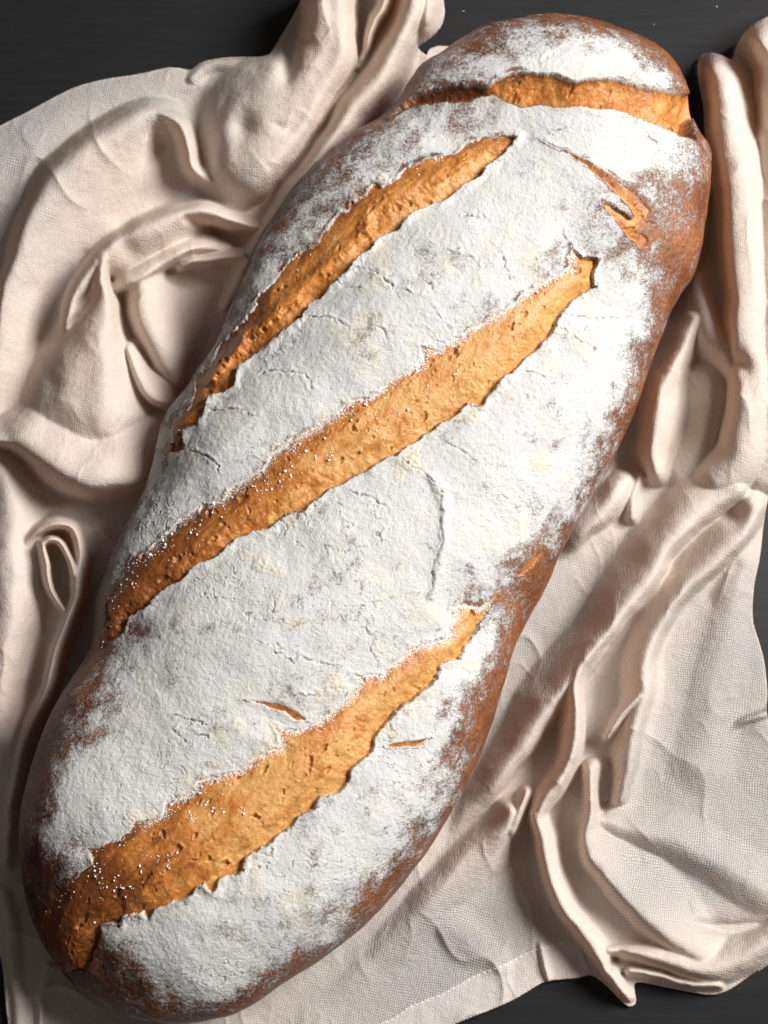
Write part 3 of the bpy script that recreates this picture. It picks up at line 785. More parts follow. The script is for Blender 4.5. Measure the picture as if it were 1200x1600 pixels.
# roll 3 lump and the tall column
ln((332,150,27),(340,185,30),(345,220,29),(340,255,27),(335,278,20))
ln((338,140,27),(360,126,28),(400,106,28),(430,92,27))
ln((375,180,28),(380,205,27),(370,222,27))
ln((400,140,31),(410,190,31),(395,235,31),(370,262,28))
ln((436,98,29),(437,130,29),(440,170,31))
ln((461,20,18),(458,60,18),(453,95,20),(450,120,24))
ln((480,0,34),(477,40,34),(472,90,33),(468,130,33))
ln((500,-60,34),(515,0,35),(520,50,35),(510,100,34),(490,160,33),(460,215,31),(430,265,29),(400,300,22))
ln((548,-60,33),(552,0,33),(554,40,33),(554,85,32),(538,118,31),(512,152,30),(488,188,29),(465,226,28),(448,258,26),(425,292,22))
ln((430,88,10),(428,84,6),(450,46,6),(469,12,6),(480,-40,6))
# crease right of the column
ln((570,-60,8),(568,0,8),(568,35,9),(566,75,12),(563,95,12),(549,123,12),(525,154,12),(501,189,12),(479,224,12),(462,253,12),(448,280,11),(430,305,9),(408,330,7))
ln((340,292,13),(365,298,14),(385,310,12))
ln((360,318,6),(380,328,5),(397,338,5))
# strip fold beside the loaf
ln((600,-60,26),(600,5,27),(588,28,26),(580,50,26),(575,72,25))
ln((622,5,20),(615,30,20),(602,58,20),(585,82,19))
ln((650,-60,33),(640,15,33),(630,45,33),(612,80,33),(585,120,31),(560,155,31),(530,195,30),(505,230,29),(478,266,28),(455,300,27),(430,335,25),(410,362,22),(392,395,20))
ln((676,10,30),(672,38,27),(650,55,26))
ln((690,-40,10),(691,10,8),(692,24,5),(684,43,4),(667,59,3))
ln((632,100,14),(622,145,12),(608,178,10),(580,205,14),(540,225,17),(510,255,18),(480,280,18),(455,312,18),(430,350,17),(405,392,16),(380,435,12))
ln((650,85,3),(680,82,3),(705,85,3),(660,105,3),(640,125,3))
# roll 2 crescent
ln((395,352,20),(367,342,24),(335,332,26),(300,329,27),(265,337,27),(228,352,27),(190,375,27),(160,397,26),(140,420,25),(122,450,24),(112,485,23),(108,508,20))
ln((385,340,7),(360,322,7),(330,309,7),(298,306,8),(262,313,8),(222,327,8),(185,350,9))
ln((135,402,8),(110,430,6),(95,465,4),(88,500,3),(86,520,3))
ln((195,345,13),(165,358,14),(135,385,12))
ln((300,345,14),(325,357,11),(350,366,7),(378,370,6))
ln((195,380,24),(205,395,23))
ln((290,372,20),(330,378,18),(355,385,14))
ln((255,400,21),(225,425,21),(205,440,20))
ln((162,415,27),(162,450,27),(165,490,28),(160,530,28),(140,580,28),(110,640,27),(70,680,25))
ln((146,462,17),(134,486,17),(112,508,18))
ln((175,430,21),(180,445,20))
# bridge between strip and crescent
ln((385,398,16),(360,398,15),(333,402,15),(300,408,16),(285,415,16))
ln((255,432,8),(290,420,5),(330,430,3),(350,450,2))
# H lobe
ln((203,462,10),(193,490,10),(200,520,10),(222,551,9),(248,580,7),(272,600,5))
ln((222,455,17),(215,485,18),(225,520,18),(246,552,15),(270,580,11))
ln((270,470,14),(290,520,12),(300,550,9))
ln((325,480,5),(320,520,4),(300,570,4))
ln((210,545,16),(230,585,16),(260,615,14),(285,620,8))
ln((192,560,14),(202,592,13),(217,617,13),(230,635,13))
# G lobe
ln((103,535,23),(75,575,24),(52,610,24),(30,648,24),(12,683,22))
ln((92,528,4),(60,566,3),(36,600,3),(14,638,3),(-10,675,3))
ln((165,560,30),(170,620,31),(150,680,31),(120,720,29))
ln((-20,688,22),(20,690,24),(45,700,25),(68,717,26),(92,737,27),(118,750,27),(145,755,27),(170,754,26),(200,750,22),(225,748,18))
ln((215,640,22),(215,690,22),(232,720,14))
ln((25,713,9),(45,722,8),(65,741,7),(88,762,6),(115,775,5),(145,780,5),(170,780,5),(200,775,5),(225,775,4))
# lower left: sheet and small rolled tip
ln((-30,760,16),(10,740,16),(20,790,17),(30,830,17),(20,880,18),(20,950,18),(10,1040,16),(0,1120,13))
ln((85,795,8),(105,800,7),(140,820,4),(160,830,2))
ln((60,790,11),(45,830,11),(38,848,11))
ln((55,830,18),(72,819,20),(92,814,20),(112,819,20),(124,838,20),(128,870,19),(126,900,18))
ln((66,850,22),(76,843,22),(92,846,22))
ln((69,870,22),(74,900,22),(80,922,20),(95,945,17))
ln((84,862,6),(90,890,4),(97,915,4),(102,935,6))
ln((97,866,21),(113,897,22),(118,922,22),(113,950,22),(101,985,22),(86,1013,21),(76,1047,21),(68,1080,20),(50,1113,18),(34,1160,16),(24,1200,15),(12,1280,12),(8,1350,8))
ln((60,900,14),(55,950,12),(48,1000,11),(38,1050,10))
ln((78,950,8),(82,985,6),(72,1015,6),(60,1045,6),(50,1080,6),(30,1120,6),(14,1170,6),(2,1230,6),(-10,1300,5))
ln((135,880,8),(125,950,5),(112,1000,4),(100,1050,4),(85,1090,4))
ln((150,830,2),(145,900,2),(138,980,2),(125,1040,2))
ln((60,1170,6),(35,1230,6),(25,1300,5),(28,1380,4),(40,1440,3))
ln((5,1420,6),(15,1480,5),(20,1550,3),(25,1600,3))
ln((55,1490,5),(70,1530,6),(60,1560,5),(62,1595,5))
ln((48,1520,3),(45,1560,3),(50,1600,3)); ln((100,1560,4),(140,1600,4),(250,1640,4),(400,1640,4))
ln((-100,900,12),(-120,1100,10),(-100,600,12))
# --- right column and rolls
ln((1098,95,8),(1096,123,6),(1104,167,6),(1107,217,6),(1113,258,8))
ln((1104,90,10),(1125,94,12),(1140,100,14))
ln((1112,112,30),(1122,165,32),(1130,230,34),(1138,300,35),(1142,360,35),(1146,420,34),(1146,470,33),(1143,520,31))
ln((1140,112,31),(1160,140,31),(1168,180,32),(1180,215,33),(1205,235,34))
ln((1156,100,22),(1178,128,22),(1187,155,23),(1190,185,25),(1205,205,27))
ln((1168,65,33),(1182,52,34),(1200,45,35),(1260,40,35)); ln((1190,90,37),(1230,120,37),(1205,160,35))
ln((1155,66,6),(1172,43,5),(1200,30,5),(1258,4,5))
ln((1118,265,14),(1121,310,14),(1124,360,15),(1127,400,14),(1128,440,14),(1128,480,15),(1128,510,17))
ln((1118,300,8),(1116,350,6),(1108,400,6))
ln((1180,300,36),(1185,400,36),(1180,500,35),(1180,600,34),(1178,700,30),(1172,780,22))
ln((1300,300,20),(1280,500,16),(1240,650,10))
# lit ridge between the loaf and the column
ln((1095,425,18),(1092,455,20),(1102,488,21),(1118,520,22),(1135,548,23),(1150,570,25))
ln((1112,445,15),(1120,480,13),(1126,510,14),(1138,535,18))
ln((1155,555,29),(1160,575,30))
ln((1060,480,10),(1045,510,8),(1038,545,7),(1030,575,8))
ln((1075,500,17),(1070,540,18),(1050,572,19),(1030,610,20),(1020,650,20),(1018,690,20),(1025,730,17))
ln((1100,545,20),(1088,570,17),(1078,600,12),(1070,640,9),(1068,680,7),(1055,720,6),(1030,760,5),(1005,795,4),(975,835,3))
ln((1110,585,15),(1108,620,11),(1108,660,11),(1098,700,12))
ln((1140,590,30),(1148,640,31),(1145,700,30),(1130,720,27),(1100,735,24),(1075,760,22),(1050,790,22))
ln((1000,660,8),(990,700,3),(985,730,3),(975,755,4))
ln((1000,730,8),(990,760,6),(985,790,8))
ln((965,755,14),(955,785,15),(935,810,14),(910,840,13),(890,855,11))
ln((985,800,9),(960,810,9),(945,835,7))
ln((925,850,4),(905,870,3),(880,885,3))
ln((900,900,5),(880,950,6),(850,1000,6),(825,1050,5),(805,1090,4))
ln((950,865,3),(935,910,3),(915,955,3),(895,1000,3),(868,1030,3),(830,1075,3),(800,1115,3),(770,1170,3))
# ridge N
ln((1090,790,24),(1040,820,24),(1015,855,24),(987,905,24),(958,960,23),(938,1005,22),(905,1045,22),(880,1072,21),(855,1107,20),(832,1150,19),(808,1185,17),(775,1220,14),(740,1255,11))
ln((1000,835,14),(968,885,14),(945,935,14),(928,980,13),(905,1020,12),(872,1055,11),(838,1095,11),(820,1122,10))
ln((1075,835,24),(1050,852,25),(1030,875,26),(1022,895,26),(1000,927,26),(980,955,26),(948,993,25),(922,1028,25),(903,1058,25),(898,1090,25),(898,1135,25),(895,1170,24),(880,1210,22),(862,1240,21),(845,1262,20))
ln((1092,845,10),(1068,868,9),(1048,888,8),(1045,905,8),(1022,940,8),(1000,968,7),(968,1008,6),(945,1040,6),(927,1065,6),(922,1090,6),(922,1135,6),(920,1170,7))
ln((1100,852,12),(1060,895,12),(1040,935,12),(1010,975,12),(990,1010,12),(965,1050,12),(950,1090,11),(945,1125,11))
ln((885,1105,12),(862,1135,11),(845,1165,10),(825,1195,8))
# ridge O
ln((1165,815,21),(1135,850,21),(1105,885,21),(1075,915,21),(1048,945,21),(1025,980,20),(1010,1020,20),(1006,1060,20),(1003,1090,20),(992,1125,19),(985,1165,18),(977,1200,17),(968,1240,14))
ln((1145,880,4),(1108,920,4),(1066,958,4),(1044,990,4),(1031,1033,4),(1032,1077,4),(1024,1123,4),(1010,1173,4),(1000,1205,4),(990,1250,5))
ln((990,1095,17),(968,1120,17),(948,1145,16)); ln((965,1150,12),(955,1175,11),(945,1195,11))
# small creases of the mid right
ln((1110,800,18),(1130,810,15),(1155,800,17))
# flat gauze, right
ln((1190,800,6),(1182,867,4),(1170,917,3),(1168,967,3),(1178,1000,3),(1188,1040,3),(1192,1110,3))
ln((1150,900,8),(1120,960,5),(1100,1020,4),(1080,1100,4),(1060,1180,5),(1040,1240,6))
ln((1160,1020,4),(1150,1100,4),(1140,1200,4),(1180,1260,4),(1240,1280,4))
ln((1190,1115,7),(1165,1128,6),(1140,1140,5))
# lower right rolls
ln((925,1215,17),(928,1245,17),(926,1270,17),(918,1300,18),(925,1335,19),(945,1362,19),(975,1395,18),(1010,1430,17),(1045,1462,16),(1080,1490,14))
ln((953,1205,9),(952,1225,8),(945,1250,8),(941,1270,10))
ln((960,1280,13),(1010,1300,11),(1070,1320,11),(1120,1345,11),(1160,1375,11))
ln((1000,1340,7),(1040,1380,7),(1080,1410,8),(1120,1425,9))
ln((865,1270,6),(880,1310,6),(893,1345,6),(905,1380,7),(916,1408,10))
ln((905,1210,12),(902,1250,11),(900,1300,10),(910,1350,11))
ln((838,1270,18),(845,1300,18),(853,1335,18),(865,1375,17),(882,1410,17),(905,1445,17),(925,1475,15),(945,1505,14),(965,1535,12),(980,1558,9))
ln((826,1310,4),(832,1350,3),(843,1400,3),(860,1440,3),(885,1478,3),(908,1510,3))
ln((825,1240,16),(812,1265,17),(800,1290,16),(785,1312,14))
ln((830,1262,9),(818,1284,7),(832,1290,10))
ln((805,1312,3),(785,1335,4),(760,1370,4),(740,1420,4),(700,1480,4),(650,1540,4),(600,1580,4))
ln((780,1400,3),(800,1440,3),(770,1490,3),(720,1520,3.5),(660,1555,3.5),(600,1610,3))
ln((775,1290,12),(740,1320,10),(705,1355,9),(670,1395,8),(630,1440,7),(590,1485,6),(540,1530,6),(490,1570,5))
ln((735,1275,8),(715,1300,4),(690,1335,3),(660,1375,3),(620,1420,3),(580,1460,3),(530,1510,3),(470,1555,3))
ln((717,1590,2.5),(760,1575,2.5),(800,1558,2.5),(827,1543,2.5),(853,1529,2.5),(900,1524,2.5))
ln((822,1480,2.5),(832,1510,2.5),(846,1532,2.5)); ln((836,1475,5),(846,1505,5),(856,1526,4.5))
# rolled lower edge
ln((953,1478,13),(965,1476,12),(1000,1490,14),(1050,1505,14),(1085,1515,13),(1125,1510,13),(1160,1500,13),(1200,1480,13),(1260,1440,12))
ln((957,1490,7),(985,1500,8),(1020,1512,9),(1055,1522,9),(1085,1532,9))
ln((985,1520,10),(1020,1528,10),(1060,1536,9),(1105,1538,9),(1140,1532,9))
ln((985,1535,2),(1033,1538,2),(1083,1548,2),(1110,1552,2),(1133,1547,2),(1153,1535,2),(1177,1518,2),(1200,1505,2))
ln((1075,1435,9),(1105,1445,7),(1140,1450,6),(1200,1444,6)); ln((1085,1458,14),(1130,1466,14),(1200,1462,14)); ln((1090,1420,11),(1140,1425,11),(1200,1420,11))
ln((952,1508,8),(962,1497,8)); ln((992,1550,6),(985,1568,4))
ln((1280,1340,4),(1250,1440,4))

# folds: crest lines (u, v, height mm, width of the right-hand slope, width of the left-hand slope), slope powers
FOLDS = []
def fold(pts, pr=2.2, pl=2.2): FOLDS.append((pts, pr, pl))
# --- upper left
fold([(-40,320,6,60,60),(40,235,7,50,70),(120,182,7,40,60),(200,152,7,30,50),(270,135,6,25,40),(305,130,5,15,30)], 2, 2)
fold([(262,178,20,10,30),(235,172,27,12,70),(200,185,29,13,115),(150,215,29,14,140),(105,252,29,14,140),(72,295,28,14,125),(45,345,27,13,105),(25,400,25,12,88),(8,460,23,12,75),(-5,540,21,12,70),(-15,640,17,12,60)], 2.6, 1.5)
fold([(238,172,26,20,10),(268,182,28,26,12),(288,205,29,28,14),(297,235,29,26,15),(303,262,25,22,15),(320,282,18,18,18),(345,296,12,15,18)], 1.8, 2.4)
fold([(300,122,9,14,10),(322,104,9,16,8),(360,96,9,16,6),(400,97,9,14,6)], 2, 2)
fold([(522,-90,41,50,42),(520,0,41,50,42),(518,50,40,50,42),(512,90,39,60,46),(490,140,38,92,44),(462,185,37,118,40),(432,230,35,112,38),(402,268,31,86,36),(375,295,20,60,30)], 3.2, 3.0)
fold([(605,-60,32,12,14),(600,5,32,12,12),(588,30,31,12,11),(578,55,29,10,10),(570,80,25,8,8),(556,108,18,6,6)])
fold([(655,-90,40,30,36),(645,0,40,26,40),(634,40,39,24,30),(614,80,38,26,30),(588,120,37,28,36),(562,155,36,28,38),(533,197,35,26,36),(507,231,34,24,32),(480,268,33,22,28),(456,302,31,20,26),(432,338,29,18,24),(412,366,26,16,24),(392,400,22,16,24),(372,440,14,14,20),(355,475,8,12,16)], 2.4, 2.2)
fold([(672,-60,36,20,22),(672,10,36,20,20),(668,35,30,20,22),(655,55,18,18,16)])
fold([(400,352,20,10,10),(367,343,27,14,18),(333,333,31,16,24),(300,331,33,16,40),(265,337,33,16,60),(228,352,33,16,70),(190,375,32,16,70),(162,397,31,16,50),(138,425,29,16,36),(120,455,28,16,28),(111,485,27,15,22),(108,512,25,13,20)], 2.6, 1.7)
fold([(355,388,14,20,8),(320,385,20,24,12),(290,392,24,30,12),(255,412,26,34,12),(225,430,27,34,12),(205,440,26,30,12),(185,450,22,20,10)], 1.7, 2.4)
fold([(163,400,32,20,14),(162,440,33,26,14),(165,490,35,52,22),(162,540,37,75,36),(155,590,38,98,62),(146,630,37,112,90)], 2.4, 2.4)
fold([(-25,686,26,12,40),(20,690,31,13,60),(45,700,34,14,80),(70,717,36,14,100),(95,737,37,14,120),(122,749,37,14,130),(155,753,36,14,130),(195,749,33,14,120),(240,740,24,14,100)], 2.6, 2.0)
fold([(222,440,24,20,40),(218,480,26,24,60),(228,520,26,24,60),(250,558,22,22,45),(275,590,14,18,25)], 2.0, 1.8)
fold([(196,545,27,8,20),(212,585,28,10,30),(235,615,27,12,40),(262,628,20,12,20)], 2, 2)
fold([(385,396,24,14,14),(358,398,22,12,12),(330,403,21,12,12),(300,409,21,12,10),(280,418,20,10,8)])
# --- lower left
fold([(-20,735,20,40,30),(8,745,20,50,40),(25,800,22,60,50),(22,880,24,60,50),(18,960,23,60,54),(8,1050,20,60,52),(-5,1140,16,50,50)], 2, 1.5)
fold([(40,850,20,10,10),(55,830,24,12,12),(75,820,26,12,14),(95,816,27,12,14),(113,822,27,12,12),(124,842,26,14,12),(128,875,25,14,14),(124,905,25,14,16),(120,930,26,10,20),(112,955,27,8,22),(100,988,27,8,24),(86,1015,26,8,24),(76,1047,25,8,22),(68,1080,24,8,22),(52,1113,22,8,24),(36,1160,20,8,24),(26,1200,18,8,22),(14,1280,14,8,20),(8,1350,9,8,16)], 2.6, 1.8)
fold([(66,848,27,12,6),(72,880,27,14,6),(76,905,26,14,7),(88,935,22,10,7),(102,955,20,6,6)], 1.7, 2.4)
fold([(66,850,27,8,8),(79,843,28,9,8),(93,848,27,8,8),(104,870,26,6,10),(116,900,27,6,14)])
fold([(6,1400,8,14,16),(16,1480,9,14,22),(24,1560,8,14,22),(30,1640,7,14,20)], 2, 2)
fold([(76,1510,9,8,12),(66,1540,9,7,10),(60,1570,9,7,10),(64,1630,8,7,10)], 2, 2)
# --- right column
fold([(1122,112,40,26,32),(1128,160,41,26,45),(1134,220,42,28,60),(1142,290,43,24,70),(1148,350,43,22,70),(1152,410,42,20,70),(1156,470,41,22,70),(1160,530,40,24,70),(1165,600,39,28,60),(1166,660,37,34,55),(1158,710,34,40,50),(1130,745,29,45,50)], 3.0, 3.0)
fold([(1200,62,46,36,80),(1215,100,46,38,80),(1215,150,45,34,80),(1225,200,43,40,80)], 3, 3)
fold([(1232,220,42,60,60),(1232,400,42,70,60),(1225,600,38,60,60),(1205,740,24,50,40)], 3, 2.5)
fold([(1088,430,18,26,12),(1096,465,24,40,13),(1112,500,27,46,13),(1130,535,30,44,13),(1148,562,33,36,14),(1160,582,34,30,14)], 1.9, 2.4)
fold([(1085,500,24,30,30),(1068,545,26,34,26),(1045,590,27,36,32),(1028,640,27,30,44),(1022,690,26,26,42),(1028,735,22,22,28)], 2.0, 1.7)
fold([(1108,590,17,46,40),(1100,680,17,46,40),(1062,735,12,36,36)], 1.6, 1.6)
fold([(975,750,20,22,22),(950,790,21,30,22),(915,830,19,40,10),(885,855,7,34,14),(868,875,3,20,14)], 2, 2.4)
fold([(1000,745,14,12,12),(988,775,15,14,12),(985,805,12,14,14)], 2, 2)
fold([(1150,770,30,40,20),(1100,800,31,60,20),(1062,838,32,62,14),(1035,868,33,62,13),(1020,900,34,62,13),(1000,930,34,60,12),(978,958,34,58,12),(946,996,33,52,12),(922,1028,33,44,12),(904,1058,33,30,13),(900,1090,33,26,13),(900,1135,33,24,13),(897,1170,32,22,14),(884,1205,30,22,16),(864,1235,28,22,16),(846,1262,26,20,14),(838,1285,24,12,14)], 1.8, 2.6)
fold([(925,1020,30,50,20),(885,1068,30,54,20),(857,1105,28,52,18),(834,1148,26,48,16),(810,1182,24,46,14),(778,1218,20,38,16),(742,1255,9,28,18),(715,1290,4,20,16)], 1.8, 2.4)
fold([(800,1270,24,30,12),(785,1305,20,36,14),(755,1335,16,40,40),(710,1370,13,36,50),(660,1420,11,36,50),(600,1485,6,30,50),(530,1545,3.5,26,40)], 2, 1.5)
fold([(825,1240,25,14,8),(812,1268,24,16,10),(798,1296,20,18,10)], 2, 2.4)
fold([(1185,800,28,50,14),(1160,835,28,52,14),(1128,868,28,50,14),(1095,902,28,48,13),(1062,935,28,46,13),(1036,972,28,40,12),(1018,1010,28,36,12),(1010,1050,28,36,14),(1008,1085,28,36,13),(1000,1122,27,36,13),(990,1165,26,34,12),(982,1205,24,26,10),(972,1245,18,20,10)], 1.8, 2.6)
fold([(1000,1085,28,12,20),(970,1115,26,10,14),(945,1150,22,8,10)], 2, 2)
# --- lower right
fold([(925,1200,24,14,20),(926,1240,24,15,14),(922,1275,24,14,20),(914,1310,24,10,40),(925,1345,26,10,60),(950,1372,26,14,70),(985,1405,24,20,80),(1020,1440,22,24,80),(1055,1470,20,26,70),(1090,1492,18,26,60)], 2.4, 1.6)
fold([(836,1275,25,10,22),(842,1310,25,11,26),(851,1345,24,12,28),(866,1385,24,13,28),(884,1420,23,14,26),(908,1455,21,14,26),(928,1483,19,13,24),(948,1512,17,12,18),(966,1540,14,10,14),(982,1562,10,8,9)], 2.6, 2.0)
fold([(950,1485,16,12,10),(985,1490,18,14,14),(1030,1502,19,16,30),(1080,1515,19,18,40),(1125,1512,19,24,40),(1165,1495,19,24,40),(1210,1470,19,24,40),(1270,1430,18,24,40)], 2.4, 1.6)
fold([(985,1520,13,10,8),(1030,1528,13,10,8),(1080,1538,13,10,8),(1125,1538,12,10,8)], 2.4, 2)
fold([(925,1275,16,30,30),(980,1292,14,34,40),(1050,1312,13,36,50),(1120,1345,13,40,50),(1190,1390,13,40,50),(1260,1400,10,40,40)], 1.7, 1.5)
fold([(1165,880,10,50,40),(1140,960,8,50,40),(1120,1040,7,50,60),(1110,1120,7,60,60),(1100,1200,7,60,60)], 1.6, 1.6)
fold([(1200,1113,9,8,10),(1165,1127,8,7,8),(1138,1142,4,5,5)], 2, 2)
fold([(843,1478,7,7,14),(850,1505,7,7,14),(858,1530,6,6,10)], 2, 1.6)
fold([(700,1440,7,40,50),(740,1480,6,40,50),(780,1510,5,30,30)], 1.7, 1.7)
# pockets pressed into the folds (u, v, depth mm, half width)
DENTS = [[(386,182,0,14),(378,200,4,16),(370,216,0,14)],[(462,-20,15,11),(460,30,15,11),(456,70,13,11),(452,105,6,12),(450,125,0,10)],[(150,455,3,5),(134,486,6,6),(108,514,4,6)],[(172,425,0,10),(178,440,6,12),(184,452,0,10)],
 [(192,378,0,16),(203,390,2,18),(212,400,0,14)],[(1152,556,0,12),(1156,566,7,14),(1162,580,0,12)],[(1072,1436,0,6),(1110,1446,6,9),(1160,1450,7,9),(1210,1444,7,9)],[(952,1195,6,8),(952,1225,10,10),(944,1255,8,8),(940,1275,0,7)],
 [(1130,800,0,14),(1150,808,7,16),(1168,800,0,14)],[(955,1512,6,6),(963,1498,5,6),(975,1490,0,6)],[(340,208,0,8),(352,160,3,9),(366,140,0,8)],[(290,340,3,6),(318,352,5,7),(345,364,5,7),(372,368,0,6)],
 [(1088,908,0,4),(1075,930,2,5),(1066,948,0,4)],[(420,190,0,8),(450,200,2.5,9),(480,170,0,8)],
 [(1070,1395,0,6),(1074,1415,2,5),(1082,1430,0,4)],[(996,1330,0,6),(1000,1345,2.5,6),(1004,1358,0,5)],[(60,560,0,10),(80,600,2.5,12),(70,640,0,10)],[(120,640,0,14),(150,690,2.5,16),(190,700,0,14)],[(230,250,0,16),(246,225,9,17),(240,195,0,14)]]
LOWER = [[(-10,250),(90,190),(180,160)]]

def build_cloth():
    ol = catmull(CLOTH_EDGE, 5)
    loaf = catmull(OUTLINE, 4)
    pts, val = [], []
    for L in CL:
        Lp = np.array(L, float)
        seg = np.hypot(np.diff(Lp[:, 0]), np.diff(Lp[:, 1])); cum = np.concatenate([[0], np.cumsum(seg)])
        m = max(2, int(cum[-1] / 12) + 1)
        tt = np.linspace(0, cum[-1], m)
        # smooth corners by spline
        cs = catmull(Lp, 8, False); cs = np.vstack([cs, Lp[-1]])
        cseg = np.concatenate([[0], np.cumsum(np.hypot(np.diff(cs[:, 0]), np.diff(cs[:, 1])))])
        tt = np.linspace(0, cseg[-1], m)
        for k in range(m):
            pts.append((np.interp(tt[k], cseg, cs[:, 0]), np.interp(tt[k], cseg, cs[:, 1]))); val.append(np.interp(tt[k], cseg, cs[:, 2]))
    # flat under the loaf
    gx, gy = np.meshgrid(np.arange(0, 1200, 45), np.arange(0, 1640, 45))
    sd = sdist(gx.ravel().astype(float), gy.ravel().astype(float), loaf[::2])
    for x, y, q in zip(gx.ravel(), gy.ravel(), sd):
        if q > 55: pts.append((x, y)); val.append(2.0)
    for x, y in ((-190,400),(-190,800),(-180,1200),(200,1700),(600,1660),(1340,200),(1330,420),(1290,1330)): pts.append((x, y)); val.append(4.0)
    pts = np.array(pts); val = np.array(val)
    # drop near-duplicates
    keep = []
    for k in range(len(pts)):
        if not keep or ((pts[keep] - pts[k]) ** 2).sum(1).min() > 9: keep.append(k)
    pts, val = pts[keep], val[keep]
    HS = np.where(val > 6, 1.6, 1.0)
    fit1 = mq_fit(pts, val * HS, 5.0, 0.02); fit2 = tps_fit(pts, val * HS, 1.5e-3)
    cu_, cv_ = np.meshgrid(np.arange(-236, 1420, 8.0), np.arange(-126, 1770, 8.0))
    Zb = 0.4 * mq_eval(fit1, cu_, cv_) + 0.6 * tps_eval(fit2, cu_, cv_)
    Zp = np.pad(Zb, 1, mode='edge'); Zp = (Zp[:-2] + 2 * Zp[1:-1] + Zp[2:]) / 4; Zb = (Zp[:, :-2] + 2 * Zp[:, 1:-1] + Zp[:, 2:]) / 4
    def broad(x, y):
        """smooth look-up of the broad drape"""
        fx = (x + 236) / 8; fy = (y + 126) / 8
        i = np.clip(np.floor(fx).astype(int), 1, Zb.shape[1] - 3); j = np.clip(np.floor(fy).astype(int), 1, Zb.shape[0] - 3)
        tx = np.clip(fx - i, 0, 1); ty = np.clip(fy - j, 0, 1)
        def wts(t): return [(-t + 2 * t * t - t ** 3) / 2, (2 - 5 * t * t + 3 * t ** 3) / 2, (t + 4 * t * t - 3 * t ** 3) / 2, (-t * t + t ** 3) / 2]
        wx, wy = wts(tx), wts(ty)
        return sum(wy[b] * sum(wx[a] * Zb[j + b - 1, i + a - 1] for a in range(4)) for b in range(4))
    cell = 2.1
    us = np.arange(-220, 1400, cell); vs = np.arange(-110, 1750, cell)
    UU, VV = np.meshgrid(us, vs)
    shp = UU.shape
    u, v = UU.ravel(), VV.ravel()
    pw = np.stack([u, v, np.zeros_like(u)], -1)
    # hand-laid folds never run quite true
    wu = u + 5.0 * noise(pw, 1 / 85, 81) + 1.6 * noise(pw, 1 / 30, 82); wv = v + 5.0 * noise(pw, 1 / 85, 83) + 1.6 * noise(pw, 1 / 30, 84)
    KS = 0.6; FB = 0.78
    base = 3.2 + 0.9 * noise(pw, 1 / 150, 85)
    acc = np.exp(base / KS)
    for pts, pr, pl in FOLDS:
        p = np.array(pts, float)
        q = catmull(p, 9, False); q = np.vstack([q, p[-1]])
        mw = q[:, 3:].max() + 6
        k = np.where((wu > q[:, 0].min() - mw) & (wu < q[:, 0].max() + mw) & (wv > q[:, 1].min() - mw) & (wv < q[:, 1].max() + mw))[0]
        zr = np.full(len(k), -50.0)
        for a, b in zip(q[:-1], q[1:]):
            ms = max(a[3], a[4], b[3], b[4]) + 2
            j = np.where((wu[k] > min(a[0], b[0]) - ms) & (wu[k] < max(a[0], b[0]) + ms) & (wv[k] > min(a[1], b[1]) - ms) & (wv[k] < max(a[1], b[1]) + ms))[0]
            if not len(j): continue
            x, y = wu[k[j]], wv[k[j]]
            ex, ey = b[0] - a[0], b[1] - a[1]; L2 = ex * ex + ey * ey + 1e-9
            t = np.clip(((x - a[0]) * ex + (y - a[1]) * ey) / L2, 0, 1)
            dx, dy = x - a[0] - t * ex, y - a[1] - t * ey
            dist = np.hypot(dx, dy) + 1e-6
            sn_ = (ex * dy - ey * dx) / (math.sqrt(L2) * dist)          # +1 right-hand side, -1 left-hand side
            f = 0.5 + 0.5 * np.clip(sn_ * 1.02, -1, 1)
            h = a[2] + (b[2] - a[2]) * t
            w = (a[4] + (b[4] - a[4]) * t) * (1 - f) + (a[3] + (b[3] - a[3]) * t) * f
            pw_ = pl * (1 - f) + pr * f
            zz = 1.15 * h * np.clip(1 - np.minimum(dist / (w * 1.2), 1) ** pw_, 0, 1) ** 1.35
            zr[j] = np.maximum(zr[j], zz)
        acc[k] += np.exp(np.clip(zr, -40, 80) / KS)
    z = KS * np.log(acc)
    z = FB * z + (1 - FB) * np.maximum(broad(wu, wv), 1.5)
    for dn in DENTS:
        p = np.array(dn, float); q = catmull(p, 4, False); q = np.vstack([q, p[-1]])
        mw = q[:, 3].max() * 2.2
        k = np.where((wu > q[:, 0].min() - mw) & (wu < q[:, 0].max() + mw) & (wv > q[:, 1].min() - mw) & (wv < q[:, 1].max() + mw))[0]
        dz = np.zeros(len(k))
        for a, b in zip(q[:-1], q[1:]):
            ex, ey = b[0] - a[0], b[1] - a[1]; L2 = ex * ex + ey * ey + 1e-9
            t = np.clip(((wu[k] - a[0]) * ex + (wv[k] - a[1]) * ey) / L2, 0, 1)
            dist = np.hypot(wu[k] - a[0] - t * ex, wv[k] - a[1] - t * ey)
            dz = np.maximum(dz, np.maximum(a[2] + (b[2] - a[2]) * t, 0) * np.exp(-(dist / (a[3] + (b[3] - a[3]) * t)) ** 2))
        z[k] -= dz
    def blur(a, n):
        for _ in range(n):
            a = np.pad(a, 1, mode='edge'); a = (a[:-2] + 2 * a[1:-1] + a[2:]) / 4; a = (a[:, :-2] + 2 * a[:, 1:-1] + a[:, 2:]) / 4
        return a
    Z = blur(z.reshape(shp), 1); z = Z.ravel()
    # wavering of hand-laid cloth
    rg = lambda sc, sd_: (1 - np.abs(noise(pw * np.array([1, .7, 1]), sc, sd_))) ** 9
